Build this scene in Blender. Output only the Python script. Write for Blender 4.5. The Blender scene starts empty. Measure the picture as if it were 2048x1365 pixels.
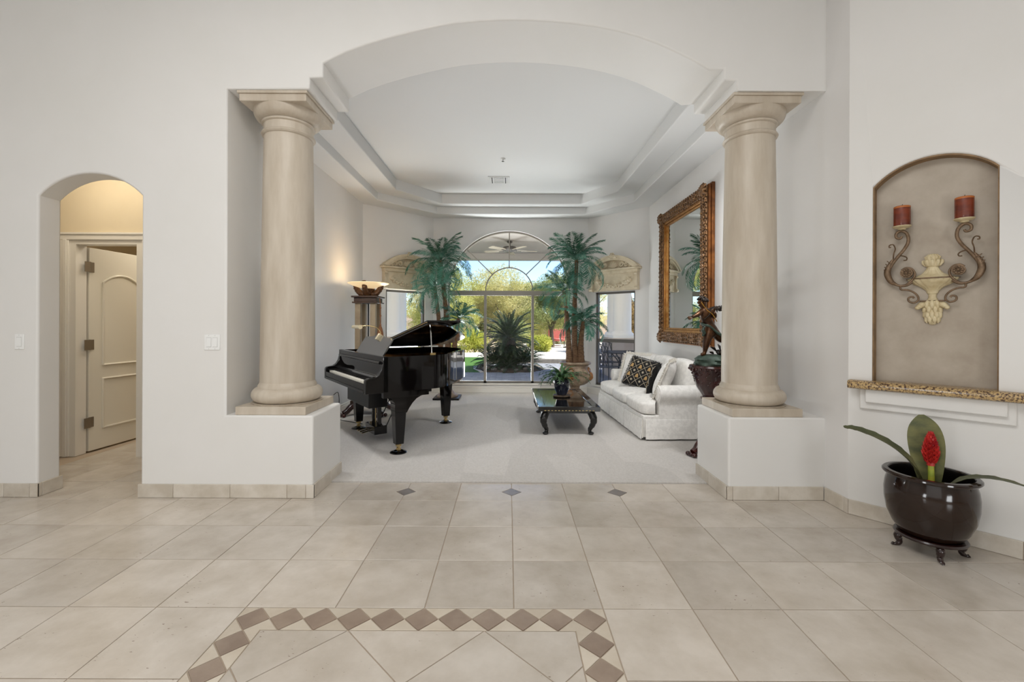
import bpy, bmesh, math, random
import numpy as np
from mathutils import Vector, Matrix
from mathutils.geometry import tessellate_polygon

random.seed(7)
PI = math.pi
scene = bpy.context.scene
C = scene.collection

# ------------------------------------------------------------------ camera
cam_d = bpy.data.cameras.new('camera')
cam = bpy.data.objects.new('camera', cam_d)
C.objects.link(cam)
CAMZ = 1.296
F = 886.0
cam_d.sensor_width = 36.0
cam_d.lens = 36.0 * F / 2048.0
cam_d.shift_x = 7.0 / 2048.0
cam_d.shift_y = -34.5 / 2048.0
cam_d.clip_start = 0.05
cam_d.clip_end = 300
cam.location = (0, 0, CAMZ)
cam.rotation_euler = (Matrix.Rotation(PI / 2, 3, 'X') @ Matrix.Rotation(0.0042, 3, 'Z')).to_euler()
scene.camera = cam

# ------------------------------------------------------------------ look
vs = scene.view_settings
vs.view_transform = 'Standard'
vs.look = 'None'
vs.gamma = 1.0
vs.use_curve_mapping = False
vs.exposure = 0.17
scene.cycles.use_denoising = True
scene.cycles.max_bounces = 8
scene.cycles.diffuse_bounces = 4
scene.cycles.glossy_bounces = 4
scene.cycles.transparent_max_bounces = 24
scene.cycles.sample_clamp_indirect = 6.0
scene.cycles.caustics_reflective = False
scene.cycles.caustics_refractive = False

# ------------------------------------------------------------------ sky and sun
world = bpy.data.worlds.new('sky')
scene.world = world
world.use_nodes = True
wn = world.node_tree
wn.nodes.clear()
w_out = wn.nodes.new('ShaderNodeOutputWorld')
w_bg = wn.nodes.new('ShaderNodeBackground')
w_sky = wn.nodes.new('ShaderNodeTexSky')
w_sky.sky_type = 'NISHITA'
w_sky.sun_disc = False
w_sky.sun_elevation = math.radians(48)
w_sky.sun_rotation = math.radians(35)
w_sky.dust_density = 0.2
w_sky.ozone_density = 2.0
w_bg.inputs[1].default_value = 0.24
w_tint = wn.nodes.new('ShaderNodeMix'); w_tint.data_type = 'RGBA'; w_tint.blend_type = 'MULTIPLY'; w_tint.inputs[0].default_value = 1.0
w_tint.inputs[7].default_value = (0.66, 0.79, 1.0, 1)
wn.links.new(w_sky.outputs[0], w_tint.inputs[6])
wn.links.new(w_tint.outputs[2], w_bg.inputs[0])
wn.links.new(w_bg.outputs[0], w_out.inputs[0])


def light(name, kind, loc, energy, color=(1, 1, 1), size=1.0, size_y=None, aim=None, angle=None, spread=None):
    d = bpy.data.lights.new(name, kind)
    d.energy = energy
    d.color = color
    if kind == 'AREA':
        d.shape = 'RECTANGLE'
        d.size = size
        d.size_y = size_y or size
        if spread: d.spread = math.radians(spread)
    elif kind == 'SUN':
        d.angle = angle
    else:
        d.shadow_soft_size = size
    o = bpy.data.objects.new(name, d)
    C.objects.link(o)
    o.location = loc
    if aim is not None:
        o.rotation_euler = (Vector(aim) - Vector(loc)).to_track_quat('-Z', 'Y').to_euler()
    return o


light('sun', 'SUN', (9, 9, 14), 9.0, (1, 0.96, 0.88), aim=(0.0, 12, 0), angle=0.009)
# unseen fill lamps added behind and above the camera to brighten foyer and arch
light('entry_fill', 'AREA', (-1.6, -2.55, 1.9), 26, (0.93, 0.975, 1.0), 5.0, 3.0, aim=(-1.6, 3.0, 1.9))
light('foyer_overhead_fill', 'AREA', (-0.8, 0.4, 4.12), 88, (0.99, 0.985, 0.975), 3.0, 2.4, aim=(-0.8, 0.4, 0))
for lx in (-3.6, 2.4):
    light('foyer_low_fill', 'AREA', (lx, -1.6, 0.5), 27 if lx > 0 else 31, (0.95, 0.98, 1.0), 0.9, 0.9, aim=(lx * 0.25, 3.6, 3.6))
# added fill lamps, hidden behind the arch beam and columns, brighten the sitting room
for lx in (-2.02, 2.02):
    light('beam_fill', 'AREA', (lx, 3.88, 3.15), 16, (0.98, 0.99, 1.0), 0.50, 0.17, aim=(lx * 0.45, 5.9, 0.0), spread=100)
light('column_fill', 'AREA', (-1.90, 4.05, 1.2), 7, (0.98, 0.99, 1.0), 0.25, 0.25, aim=(0.2, 6.2, 3.5))
light('column_fill', 'AREA', (2.06, 4.02, 1.85), 6, (0.98, 0.99, 1.0), 0.25, 0.25, aim=(0, 6.2, 3.5))
light('patio_bounce_fill', 'AREA', (-1.35, 9.02, 0.06), 205, (0.98, 0.99, 1.0), 3.4, 1.0, aim=(-0.5, 6.7, 2.2), spread=125)  # added fill hidden below the sill, imitates daylight bounced off the patio
for lx in (-1.56, 1.55):
    light('patio_point_fill', 'POINT', (lx, 8.62, 2.25), 34, (1, 0.95, 0.88), 0.08)  # added point fills without fixtures, hidden between the windows, brighten the patio columns
light('hall_light', 'AREA', (-3.7, 3.72, 2.95), 8, (1, 0.89, 0.72), 0.7, 0.35, aim=(-3.7, 3.76, 0))
light('back_room_light', 'AREA', (-3.6, 5.2, 2.6), 13, (1, 0.90, 0.74), 0.8, 0.8, aim=(-3.6, 5.2, 0))


# ------------------------------------------------------------------ colour and materials
def lin(c):
    return tuple(((x / 255) / 12.92 if x / 255 <= 0.04045 else ((x / 255 + 0.055) / 1.055) ** 2.4) for x in c) + (1,)


MATS = {}


def mat(name, rgb, rough=0.5, metal=0.0, rgb2=None, scale=6.0, detail=4.0, stretch=(1, 1, 1), bump=0.0, bump_scale=None,
        coat=0.0, rand=0.0, trans=0.0, emit=None, emit_s=0.0, lo=0.35, hi=0.65, spec=0.5, world_co=False):
    m = bpy.data.materials.new(name)
    MATS[name] = m
    m.use_nodes = True
    nt = m.node_tree
    b = nt.nodes['Principled BSDF']
    b.inputs['Base Color'].default_value = lin(rgb)
    b.inputs['Roughness'].default_value = rough
    b.inputs['Metallic'].default_value = metal
    b.inputs['Coat Weight'].default_value = coat
    b.inputs['Coat Roughness'].default_value = 0.03
    b.inputs['Specular IOR Level'].default_value = spec
    L = nt.links.new
    vec = None
    if rgb2 is not None or bump:
        tc = nt.nodes.new('ShaderNodeTexCoord')
        mp = nt.nodes.new('ShaderNodeMapping')
        mp.inputs['Scale'].default_value = stretch
        vec = tc.outputs['Object']
        if rand:
            oi = nt.nodes.new('ShaderNodeObjectInfo')
            ml = nt.nodes.new('ShaderNodeMath'); ml.operation = 'MULTIPLY'; ml.inputs[1].default_value = 57.0
            L(oi.outputs['Random'], ml.inputs[0])
            va = nt.nodes.new('ShaderNodeVectorMath'); va.operation = 'ADD'
            L(vec, va.inputs[0]); L(ml.outputs[0], va.inputs[1])
            vec = va.outputs[0]
        L(vec, mp.inputs[0])
    col = None
    if rgb2 is not None:
        nz = nt.nodes.new('ShaderNodeTexNoise')
        nz.inputs['Scale'].default_value = scale
        nz.inputs['Detail'].default_value = detail
        nz.inputs['Roughness'].default_value = 0.6
        L(mp.outputs[0], nz.inputs[0])
        cr = nt.nodes.new('ShaderNodeValToRGB')
        cr.color_ramp.elements[0].position = lo
        cr.color_ramp.elements[1].position = hi
        cr.color_ramp.elements[0].color = lin(rgb)
        cr.color_ramp.elements[1].color = lin(rgb2)
        L(nz.outputs[0], cr.inputs[0])
        col = cr.outputs[0]
        if rand:
            hs = nt.nodes.new('ShaderNodeHueSaturation')
            mr = nt.nodes.new('ShaderNodeMapRange')
            mr.inputs[3].default_value = 1 - rand
            mr.inputs[4].default_value = 1 + rand
            L(oi.outputs['Random'], mr.inputs[0])
            L(mr.outputs[0], hs.inputs['Value'])
            L(col, hs.inputs['Color'])
            col = hs.outputs[0]
        L(col, b.inputs['Base Color'])
    if bump:
        n2 = nt.nodes.new('ShaderNodeTexNoise')
        n2.inputs['Scale'].default_value = bump_scale or scale * 4
        n2.inputs['Detail'].default_value = 3
        L(mp.outputs[0], n2.inputs[0])
        bp = nt.nodes.new('ShaderNodeBump')
        bp.inputs['Strength'].default_value = bump
        bp.inputs['Distance'].default_value = 0.01
        L(n2.outputs[0], bp.inputs['Height'])
        L(bp.outputs[0], b.inputs['Normal'])
    if emit is not None:
        b.inputs['Emission Color'].default_value = lin(emit)
        b.inputs['Emission Strength'].default_value = emit_s
    if trans:
        tr = nt.nodes.new('ShaderNodeBsdfTranslucent')
        if col is not None:
            L(col, tr.inputs[0])
        else:
            tr.inputs[0].default_value = lin(rgb)
        mx = nt.nodes.new('ShaderNodeMixShader')
        mx.inputs[0].default_value = trans
        L(b.outputs[0], mx.inputs[1]); L(tr.outputs[0], mx.inputs[2])
        L(mx.outputs[0], nt.nodes['Material Output'].inputs[0])
    return m


def glass_mat(name, tint=(0.97, 0.985, 0.98), refl=0.05):
    m = bpy.data.materials.new(name); MATS[name] = m
    m.use_nodes = True
    nt = m.node_tree
    nt.nodes.clear()
    o = nt.nodes.new('ShaderNodeOutputMaterial')
    t = nt.nodes.new('ShaderNodeBsdfTransparent'); t.inputs[0].default_value = tint + (1,)
    g = nt.nodes.new('ShaderNodeBsdfGlossy'); g.inputs['Roughness'].default_value = 0.01
    mx = nt.nodes.new('ShaderNodeMixShader'); mx.inputs[0].default_value = refl
    nt.links.new(t.outputs[0], mx.inputs[1]); nt.links.new(g.outputs[0], mx.inputs[2])
    nt.links.new(mx.outputs[0], o.inputs[0])
    return m


mat('plaster', (228, 226, 222), 0.6, rgb2=(231, 229, 226), scale=1.2, bump=0.02, bump_scale=60)
mat('plaster_in', (227, 225, 223), 0.6, rgb2=(230, 228, 226), scale=1.2)
mat('ceiling_paint', (222, 222, 221), 0.75)
mat('hall_paint', (222, 207, 178), 0.6, rgb2=(226, 212, 184), scale=1.5)
mat('trim', (232, 228, 220), 0.35)
mat('door_paint', (228, 223, 210), 0.35)
mat('stone', (208, 197, 181), 0.42, rgb2=(183, 169, 150), scale=3.2, detail=8, stretch=(3.2, 3.2, 0.55), lo=0.3, hi=0.75, bump=0.03, bump_scale=10)
mat('grout', (176, 160, 142), 0.9)
mat('carpet', (220, 215, 210), 0.95, rgb2=(209, 204, 198), scale=60, detail=3, bump=0.5, bump_scale=260, spec=0.1)
mat('glass_dummy', (255, 255, 255))
glass_mat('glass', refl=0.012)
glass_mat('glass_lower', (0.80, 0.82, 0.85), 0.03)
mat('window_frame', (150, 143, 133), 0.45)
mat('window_frame_dark', (104, 99, 94), 0.45)
mat('bronze_niche', (150, 120, 84), 0.6, rgb2=(120, 95, 66), scale=12)
mat('niche_faux', (188, 177, 162), 0.55, rgb2=(164, 151, 135), scale=3.5, detail=9, stretch=(1, 1, 1), lo=0.34, hi=0.66)
mat('granite', (196, 166, 116), 0.18, rgb2=(70, 46, 38), scale=95, detail=4, lo=0.44, hi=0.60)
mat('switch_white', (240, 240, 238), 0.35)
mat('switch_gap', (205, 205, 203), 0.5)
mat('black_lacquer', (10, 8, 8), 0.05, spec=0.35)
mat('black_satin', (16, 14, 14), 0.3, spec=0.35)
mat('desk_black', (34, 33, 33), 0.22, spec=1.0, coat=1.0)
mat('ivory', (236, 230, 216), 0.25)
mat('brass', (200, 176, 124), 0.22, 1.0)
mat('brass_pale', (228, 214, 180), 0.3, 0.8)
mat('piano_gold', (150, 104, 52), 0.35, 0.6, rgb2=(90, 58, 30), scale=8)
mat('chrome', (190, 190, 190), 0.15, 1.0)
mat('hinge_metal', (150, 142, 132), 0.35, 0.8)
mat('wood_brown', (76, 54, 40), 0.4, rgb2=(52, 36, 27), scale=9, stretch=(1, 1, 5))
mat('wood_gilt', (120, 84, 52), 0.38, 0.3, rgb2=(60, 38, 26), scale=30)
mat('wood_red', (66, 22, 16), 0.22, rgb2=(38, 11, 9), scale=14, coat=0.4)
mat('post_tan', (158, 140, 112), 0.45, rgb2=(138, 118, 92), scale=5)
mat('tassel', (140, 92, 56), 0.8, rgb2=(112, 70, 40), scale=40)
mat('alabaster', (255, 226, 176), 0.4, emit=(255, 222, 170), emit_s=0.55)
mat('frond', (84, 134, 106), 0.38, rgb2=(48, 90, 70), scale=5, rand=0.25, trans=0.25)
mat('frond_blue', (96, 150, 130), 0.38, rgb2=(58, 104, 88), scale=5, rand=0.25, trans=0.25)
mat('palm_trunk', (128, 98, 70), 0.85, rgb2=(86, 62, 44), scale=22, stretch=(1, 1, 2.5), bump=0.6, bump_scale=50)
mat('urn_stone', (176, 156, 132), 0.38, rgb2=(112, 90, 70), scale=9, bump=0.15, bump_scale=30)
mat('urn_gilt', (176, 122, 70), 0.5, rgb2=(120, 76, 40), scale=20)
mat('pediment', (222, 208, 182), 0.6, rgb2=(206, 190, 162), scale=9)
mat('marble_black', (16, 16, 16), 0.07, rgb2=(40, 38, 34), scale=7, detail=8, lo=0.5, hi=0.8, coat=0.3)
mat('table_black', (18, 17, 16), 0.25, rgb2=(44, 34, 22), scale=25, lo=0.55, hi=0.8)
mat('table_inlay', (170, 150, 100), 0.4, 0.5)
mat('pot_navy', (22, 26, 40), 0.12, rgb2=(44, 48, 62), scale=6, coat=0.5)
mat('leaf_green', (78, 112, 66), 0.45, rgb2=(46, 74, 48), scale=9, rand=0.3, trans=0.2)
mat('stem_green', (70, 92, 52), 0.5)
mat('saucer_stone', (96, 78, 58), 0.6, rgb2=(58, 46, 36), scale=30)
mat('sofa_white', (238, 235, 230), 0.75, rgb2=(229, 226, 221), scale=26, detail=2, lo=0.46, hi=0.54, bump=0.12, bump_scale=26)
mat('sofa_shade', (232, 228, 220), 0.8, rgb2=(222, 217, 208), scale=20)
mat('fringe', (236, 231, 220), 0.9)
mat('pillow_black', (18, 16, 16), 0.85)
mat('pillow_gold', (178, 144, 92), 0.7)
mat('pillow_cream', (196, 184, 160), 0.7)
mat('bronze', (100, 66, 38), 0.36, 0.6, rgb2=(54, 34, 21), scale=14)
mat('bronze_dark', (48, 36, 28), 0.4, 0.6, rgb2=(28, 22, 18), scale=20)
mat('bronze_gold', (196, 144, 66), 0.25, 0.9)
mat('verdigris', (70, 88, 76), 0.55, 0.2, rgb2=(44, 58, 48), scale=12, detail=6)
mat('mirror_glass', (236, 238, 236), 0.0, 1.0)
mat('mirror_gold', (176, 130, 72), 0.32, 0.7, rgb2=(150, 98, 42), scale=14)
mat('mirror_side', (146, 92, 46), 0.35, 0.55, rgb2=(96, 56, 28), scale=12)
mat('mirror_carving', (150, 112, 74), 0.42, 0.45, rgb2=(82, 58, 42), scale=34)
mat('vent_white', (222, 222, 220), 0.5)
mat('vent_dark', (96, 96, 96), 0.7)
mat('glaze_brown', (40, 26, 19), 0.10, rgb2=(32, 20, 14), scale=3)
mat('glaze_inside', (14, 9, 7), 0.35)
mat('stand_wood', (44, 22, 18), 0.2, rgb2=(30, 14, 12), scale=10, coat=0.3)
mat('brom_leaf', (116, 114, 66), 0.5, rgb2=(76, 82, 50), scale=7, stretch=(1, 1, 2))
mat('brom_edge', (66, 72, 48), 0.5, rgb2=(96, 96, 58), scale=6)
mat('flower_red', (150, 26, 34), 0.45, rgb2=(214, 58, 48), scale=14)
mat('flower_stem', (206, 190, 60), 0.5, rgb2=(140, 160, 60), scale=12)
mat('sconce_cream', (222, 208, 172), 0.5, rgb2=(198, 180, 140), scale=16)
mat('sconce_iron', (136, 112, 88), 0.45, 0.45, rgb2=(98, 78, 58), scale=24)
mat('candle_wax', (126, 52, 24), 0.4, rgb2=(84, 30, 20), scale=7, stretch=(1, 1, 2.2), coat=0.2)
mat('candle_top', (186, 108, 52), 0.5)
mat('wick', (40, 30, 24), 0.9)
# outdoors
mat('paver', (150, 150, 152), 0.85, rgb2=(128, 128, 132), scale=5, rand=0.08, bump=0.2, bump_scale=30)
mat('paver_joint', (92, 90, 88), 0.95)
mat('lawn', (74, 112, 34), 0.95, rgb2=(50, 88, 24), scale=14, bump=0.5, bump_scale=160)
mat('gravel', (204, 186, 160), 0.95, rgb2=(176, 156, 130), scale=20, bump=0.4, bump_scale=90)
mat('concrete', (214, 206, 194), 0.9, rgb2=(200, 190, 178), scale=3)
mat('step_stone', (150, 142, 132), 0.9, rgb2=(128, 120, 112), scale=8)
mat('stucco_white', (244, 238, 230), 0.7)
mat('stucco_tan', (206, 190, 176), 0.85, rgb2=(196, 178, 162), scale=4)
mat('patio_ceiling', (196, 190, 184), 0.8)
mat('fan_metal', (96, 92, 88), 0.4, 0.4)
mat('fan_blade', (206, 196, 178), 0.5)
mat('sago', (48, 72, 34), 0.4, rgb2=(28, 48, 22), scale=4, rand=0.25, trans=0.2)
mat('sago_trunk', (50, 40, 30), 0.9, rgb2=(30, 24, 18), scale=20, bump=0.6, bump_scale=40)
mat('mulch', (88, 72, 58), 0.95, rgb2=(62, 50, 40), scale=30)
mat('rock', (132, 124, 116), 0.85, rgb2=(100, 94, 88), scale=8)
mat('leaf_mesquite', (214, 210, 132), 0.8, rgb2=(172, 176, 92), scale=1.6, trans=0.45)
mat('leaf_mesquite_pale', (226, 216, 162), 0.8, rgb2=(190, 186, 118), scale=1.6, trans=0.45)
mat('leaf_olive', (176, 180, 118), 0.8, rgb2=(134, 146, 88), scale=1.8, trans=0.4)
mat('leaf_dry', (186, 158, 104), 0.85, rgb2=(146, 118, 72), scale=1.8, trans=0.35)
mat('leaf_lime', (206, 204, 100), 0.75, rgb2=(160, 168, 66), scale=3, trans=0.45)
mat('bark', (104, 92, 76), 0.9, rgb2=(74, 64, 52), scale=10)
mat('bark_pale', (206, 194, 166), 0.9, rgb2=(176, 160, 130), scale=10)
mat('red_fabric', (196, 112, 106), 0.85, rgb2=(184, 98, 92), scale=10)
mat('iron_dark', (62, 62, 64), 0.6, 0.0)


# ------------------------------------------------------------------ mesh helpers
def mesh_obj(name, verts, faces, material, parent=None, smooth=None, bevel=None, bevel_seg=2, kind=None, subsurf=0):
    me = bpy.data.meshes.new(name)
    me.from_pydata([tuple(v) for v in verts], [], [tuple(f) for f in faces])
    me.materials.append(MATS[material] if isinstance(material, str) else material)
    bm = bmesh.new(); bm.from_mesh(me)
    bmesh.ops.recalc_face_normals(bm, faces=bm.faces)
    bm.to_mesh(me); bm.free()
    if smooth is not None:
        me.shade_smooth()
        me.set_sharp_from_angle(angle=math.radians(smooth))
    o = bpy.data.objects.new(name, me)
    C.objects.link(o)
    if parent is not None:
        o.parent = parent
    if bevel:
        b = o.modifiers.new('bevel', 'BEVEL'); b.width = bevel; b.segments = bevel_seg; b.limit_method = 'ANGLE'
        b.angle_limit = math.radians(40)
        if smooth is None:
            me.shade_smooth(); me.set_sharp_from_angle(angle=math.radians(50))
    if subsurf:
        s = o.modifiers.new('sub', 'SUBSURF'); s.levels = subsurf; s.render_levels = subsurf
    if kind:
        o['kind'] = kind
    return o


def frames_along(pts):
    pts = [Vector(p) for p in pts]
    n = len(pts)
    tang = []
    for i in range(n):
        a = pts[max(0, i - 1)]; b = pts[min(n - 1, i + 1)]
        t = (b - a)
        tang.append(t.normalized() if t.length > 1e-9 else Vector((0, 0, 1)))
    up = Vector((0, 0, 1)) if abs(tang[0].z) < 0.9 else Vector((1, 0, 0))
    x = tang[0].cross(up).normalized()
    out = []
    for i in range(n):
        x = (x - tang[i] * x.dot(tang[i]))
        x = x.normalized() if x.length > 1e-9 else tang[i].orthogonal().normalized()
        out.append((pts[i], x, tang[i].cross(x)))
    return out


class MB:
    def __init__(s):
        s.v = []; s.f = []

    def add(s, vs, fs):
        o = len(s.v)
        s.v += [tuple(p) for p in vs]
        s.f += [tuple(i + o for i in f) for f in fs]
        return s

    def box(s, x0, y0, z0, x1, y1, z1):
        vs = [(x0, y0, z0), (x1, y0, z0), (x1, y1, z0), (x0, y1, z0), (x0, y0, z1), (x1, y0, z1), (x1, y1, z1), (x0, y1, z1)]
        return s.add(vs, [(0, 3, 2, 1), (4, 5, 6, 7), (0, 1, 5, 4), (1, 2, 6, 5), (2, 3, 7, 6), (3, 0, 4, 7)])

    def taper(s, c, b, z0, t, z1, off=(0, 0)):
        bx, by = b; tx, ty = t
        x, y = c; ox, oy = off
        vs = [(x - bx, y - by, z0), (x + bx, y - by, z0), (x + bx, y + by, z0), (x - bx, y + by, z0),
              (x + ox - tx, y + oy - ty, z1), (x + ox + tx, y + oy - ty, z1), (x + ox + tx, y + oy + ty, z1), (x + ox - tx, y + oy + ty, z1)]
        return s.add(vs, [(0, 3, 2, 1), (4, 5, 6, 7), (0, 1, 5, 4), (1, 2, 6, 5), (2, 3, 7, 6), (3, 0, 4, 7)])

    def prism(s, poly, fn, d0, d1):
        n = len(poly)
        vs = [fn(u, v, d0) for u, v in poly] + [fn(u, v, d1) for u, v in poly]
        fs = [tuple(range(n)), tuple(range(2 * n - 1, n - 1, -1))]
        fs += [(i, (i + 1) % n, n + (i + 1) % n, n + i) for i in range(n)]
        return s.add(vs, fs)

    def lathe(s, prof, n=24, c=(0, 0, 0), sx=1.0, sy=1.0, wob=None, caps=True):
        vs = []; fs = []
        for j, (r, z) in enumerate(prof):
            for i in range(n):
                a = 2 * PI * i / n
                rr = r * (wob(a, j, z) if wob else 1.0)
                vs.append((c[0] + rr * sx * math.cos(a), c[1] + rr * sy * math.sin(a), c[2] + z))
        for j in range(len(prof) - 1):
            for i in range(n):
                k = (i + 1) % n
                fs.append((j * n + i, j * n + k, (j + 1) * n + k, (j + 1) * n + i))
        if caps and prof[0][0] > 1e-5:
            fs.append(tuple(range(n - 1, -1, -1)))
        if caps and prof[-1][0] > 1e-5:
            m = (len(prof) - 1) * n
            fs.append(tuple(range(m, m + n)))
        return s.add(vs, fs)

    def tube(s, pts, r, n=8, flat=1.0):
        fr = frames_along(pts)
        m = len(fr)
        rs = r if isinstance(r, (list, tuple)) else [r] * m
        vs = []; fs = []
        for (p, x, y), rr in zip(fr, rs):
            for i in range(n):
                a = 2 * PI * i / n
                vs.append(p + x * (rr * math.cos(a)) + y * (rr * flat * math.sin(a)))
        for j in range(m - 1):
            for i in range(n):
                k = (i + 1) % n
                fs.append((j * n + i, j * n + k, (j + 1) * n + k, (j + 1) * n + i))
        fs.append(tuple(range(n - 1, -1, -1)))
        fs.append(tuple(range((m - 1) * n, m * n)))
        return s.add(vs, fs)

    def ball(s, c, r, n=10, m=6):
        rx, ry, rz = r if isinstance(r, (list, tuple)) else (r, r, r)
        vs = [(c[0], c[1], c[2] - rz)]
        for j in range(1, m):
            t = -PI / 2 + PI * j / m
            for i in range(n):
                a = 2 * PI * i / n
                vs.append((c[0] + rx * math.cos(t) * math.cos(a), c[1] + ry * math.cos(t) * math.sin(a), c[2] + rz * math.sin(t)))
        vs.append((c[0], c[1], c[2] + rz))
        fs = []
        for i in range(n):
            fs.append((0, 1 + (i + 1) % n, 1 + i))
            fs.append((len(vs) - 1, 1 + (m - 2) * n + i, 1 + (m - 2) * n + (i + 1) % n))
        for j in range(m - 2):
            for i in range(n):
                k = (i + 1) % n
                fs.append((1 + j * n + i, 1 + j * n + k, 1 + (j + 1) * n + k, 1 + (j + 1) * n + i))
        return s.add(vs, fs)

    def xf(s, M, start=0):
        s.v = s.v[:start] + [tuple(M @ Vector(p)) for p in s.v[start:]]
        return s

    def build(s, name, material, parent=None, **kw):
        return mesh_obj(name, s.v, s.f, material, parent, **kw)


def thing(name, label, cat, loc=(0, 0, 0), rotz=0.0, group=None):
    o = bpy.data.objects.new(name, None)
    o.empty_display_size = 0.1
    C.objects.link(o)
    o.location = loc
    o.rotation_euler = (0, 0, rotz)
    return tag(o, label, cat, group)


def tag(o, label=None, cat=None, group=None, kind=None):
    if label: o['label'] = label
    if cat: o['category'] = cat
    if group: o['group'] = group
    if kind: o['kind'] = kind
    return o


def struct(o, label=None):
    o['kind'] = 'structure'
    if label: o['label'] = label
    return o


def copy_tree(o, parent=None):
    c = o.copy()
    C.objects.link(c)
    c.parent = parent
    for ch in list(o.children):
        copy_tree(ch, c)
    return c


def holed(name, outer, holes, fn, d0, d1, material, parent=None):
    """flat slab with holes: outer and holes are 2D rings, fn(u, v, d) gives the place"""
    rings = [outer] + holes
    flat = [p for r in rings for p in r]
    tris = tessellate_polygon([[Vector((u, v, 0)) for u, v in r] for r in rings])
    n = len(flat)
    vs = [fn(u, v, d0) for u, v in flat] + [fn(u, v, d1) for u, v in flat]
    fs = [tuple(t) for t in tris] + [tuple(i + n for i in reversed(t)) for t in tris]
    st = 0
    for r in rings:
        m = len(r)
        fs += [(st + i, st + (i + 1) % m, n + st + (i + 1) % m, n + st + i) for i in range(m)]
        st += m
    return mesh_obj(name, vs, fs, material, parent)


def arc(cx, cy, rx, ry, a0, a1, n):
    return [(cx + rx * math.cos(math.radians(a0 + (a1 - a0) * i / n)), cy + ry * math.sin(math.radians(a0 + (a1 - a0) * i / n))) for i in range(n + 1)]


def seg_arch(x0, x1, zs, rise, n=16):
    """points of a segmental arch from (x0, zs) over the crown to (x1, zs)"""
    w = (x1 - x0) / 2
    R = (w * w + rise * rise) / (2 * rise)
    cx = (x0 + x1) / 2; cz = zs + rise - R
    a = math.asin(min(1, w / R))
    if rise > w: a = PI - a
    return [(cx + R * math.sin(-a + 2 * a * i / n), cz + R * math.cos(-a + 2 * a * i / n)) for i in range(n + 1)]


def clip_poly(poly, x0, x1, y0, y1):
    def cut(p, ax, lim, keep):
        out = []
        for i in range(len(p)):
            a = p[i]; b = p[(i + 1) % len(p)]
            ia = keep(a[ax], lim); ib = keep(b[ax], lim)
            if ia: out.append(a)
            if ia != ib:
                t = (lim - a[ax]) / (b[ax] - a[ax])
                out.append((a[0] + (b[0] - a[0]) * t, a[1] + (b[1] - a[1]) * t))
        return out
    ge = lambda a, l: a >= l
    le = lambda a, l: a <= l
    for ax, lim, k in ((0, x0, ge), (0, x1, le), (1, y0, ge), (1, y1, le)):
        if poly: poly = cut(poly, ax, lim, k)
    return poly


def spline(pts, n=6):
    """Catmull-Rom through the points"""
    P = [Vector(p) for p in pts]
    P = [P[0] * 2 - P[1]] + P + [P[-1] * 2 - P[-2]]
    out = []
    for i in range(1, len(P) - 2):
        for k in range(n):
            t = k / n
            a, b, c, d = P[i - 1:i + 3]
            out.append(0.5 * ((2 * b) + (c - a) * t + (2 * a - 5 * b + 4 * c - d) * t * t + (3 * b - a - 3 * c + d) * t ** 3))
    out.append(P[-2])
    return out


def spiral(c, r0, r1, a0, turns, n=20, plane='xz', y=0.0):
    out = []
    for i in range(n + 1):
        t = i / n
        a = math.radians(a0) + 2 * PI * turns * t
        r = r0 + (r1 - r0) * t
        out.append(Vector((c[0] + r * math.cos(a), y, c[1] + r * math.sin(a))))
    return out

# ================================================================== STRUCTURE
YF, YB = 3.28, 3.825          # front and back of the thick arch wall
XL, XR = -2.40, 2.345         # sitting-room side walls
YK = 8.27                     # sitting-room window wall
ZS, ZT, ZC = 3.262, 3.387, 3.556
mat('tile', (209, 200, 189), 0.20, rgb2=(186, 175, 161), scale=4.5, detail=9, rand=0.075, lo=0.32, hi=0.70, bump=0.04, bump_scale=40)
mat('tile_dark', (160, 142, 126), 0.3, rgb2=(140, 122, 108), scale=6, detail=6, rand=0.08)
mat('tile_light', (208, 197, 181), 0.26, rgb2=(195, 182, 164), scale=5, detail=6, rand=0.05)
mat('tile_slate', (132, 124, 118), 0.3, rgb2=(108, 102, 98), scale=6, rand=0.1)
mat('base_tile', (214, 206, 194), 0.35, rgb2=(195, 185, 170), scale=7, detail=8, rand=0.05)

nt = MATS['tile'].node_tree
pb = nt.nodes['Principled BSDF']
ptc = nt.nodes.new('ShaderNodeTexCoord'); poi = nt.nodes.new('ShaderNodeObjectInfo')
pml = nt.nodes.new('ShaderNodeMath'); pml.operation = 'MULTIPLY'; pml.inputs[1].default_value = 31.0
pva = nt.nodes.new('ShaderNodeVectorMath'); pva.operation = 'ADD'
pmp = nt.nodes.new('ShaderNodeMapping'); pmp.inputs['Scale'].default_value = (1.0, 2.4, 1.0)
pn1 = nt.nodes.new('ShaderNodeTexNoise'); pn1.inputs['Scale'].default_value = 46; pn1.inputs['Detail'].default_value = 2
pn2 = nt.nodes.new('ShaderNodeTexNoise'); pn2.inputs['Scale'].default_value = 5.5
pr1 = nt.nodes.new('ShaderNodeValToRGB'); pr1.color_ramp.elements[0].position = 0.70; pr1.color_ramp.elements[1].position = 0.74
pr2 = nt.nodes.new('ShaderNodeValToRGB'); pr2.color_ramp.elements[0].position = 0.52; pr2.color_ramp.elements[1].position = 0.62
pmu = nt.nodes.new('ShaderNodeMath'); pmu.operation = 'MULTIPLY'
pmx = nt.nodes.new('ShaderNodeMix'); pmx.data_type = 'RGBA'; pmx.inputs[7].default_value = lin((126, 108, 92))
nt.links.new(poi.outputs['Random'], pml.inputs[0]); nt.links.new(ptc.outputs['Object'], pva.inputs[0]); nt.links.new(pml.outputs[0], pva.inputs[1])
nt.links.new(pva.outputs[0], pmp.inputs[0]); nt.links.new(pmp.outputs[0], pn1.inputs[0]); nt.links.new(pva.outputs[0], pn2.inputs[0])
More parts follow.
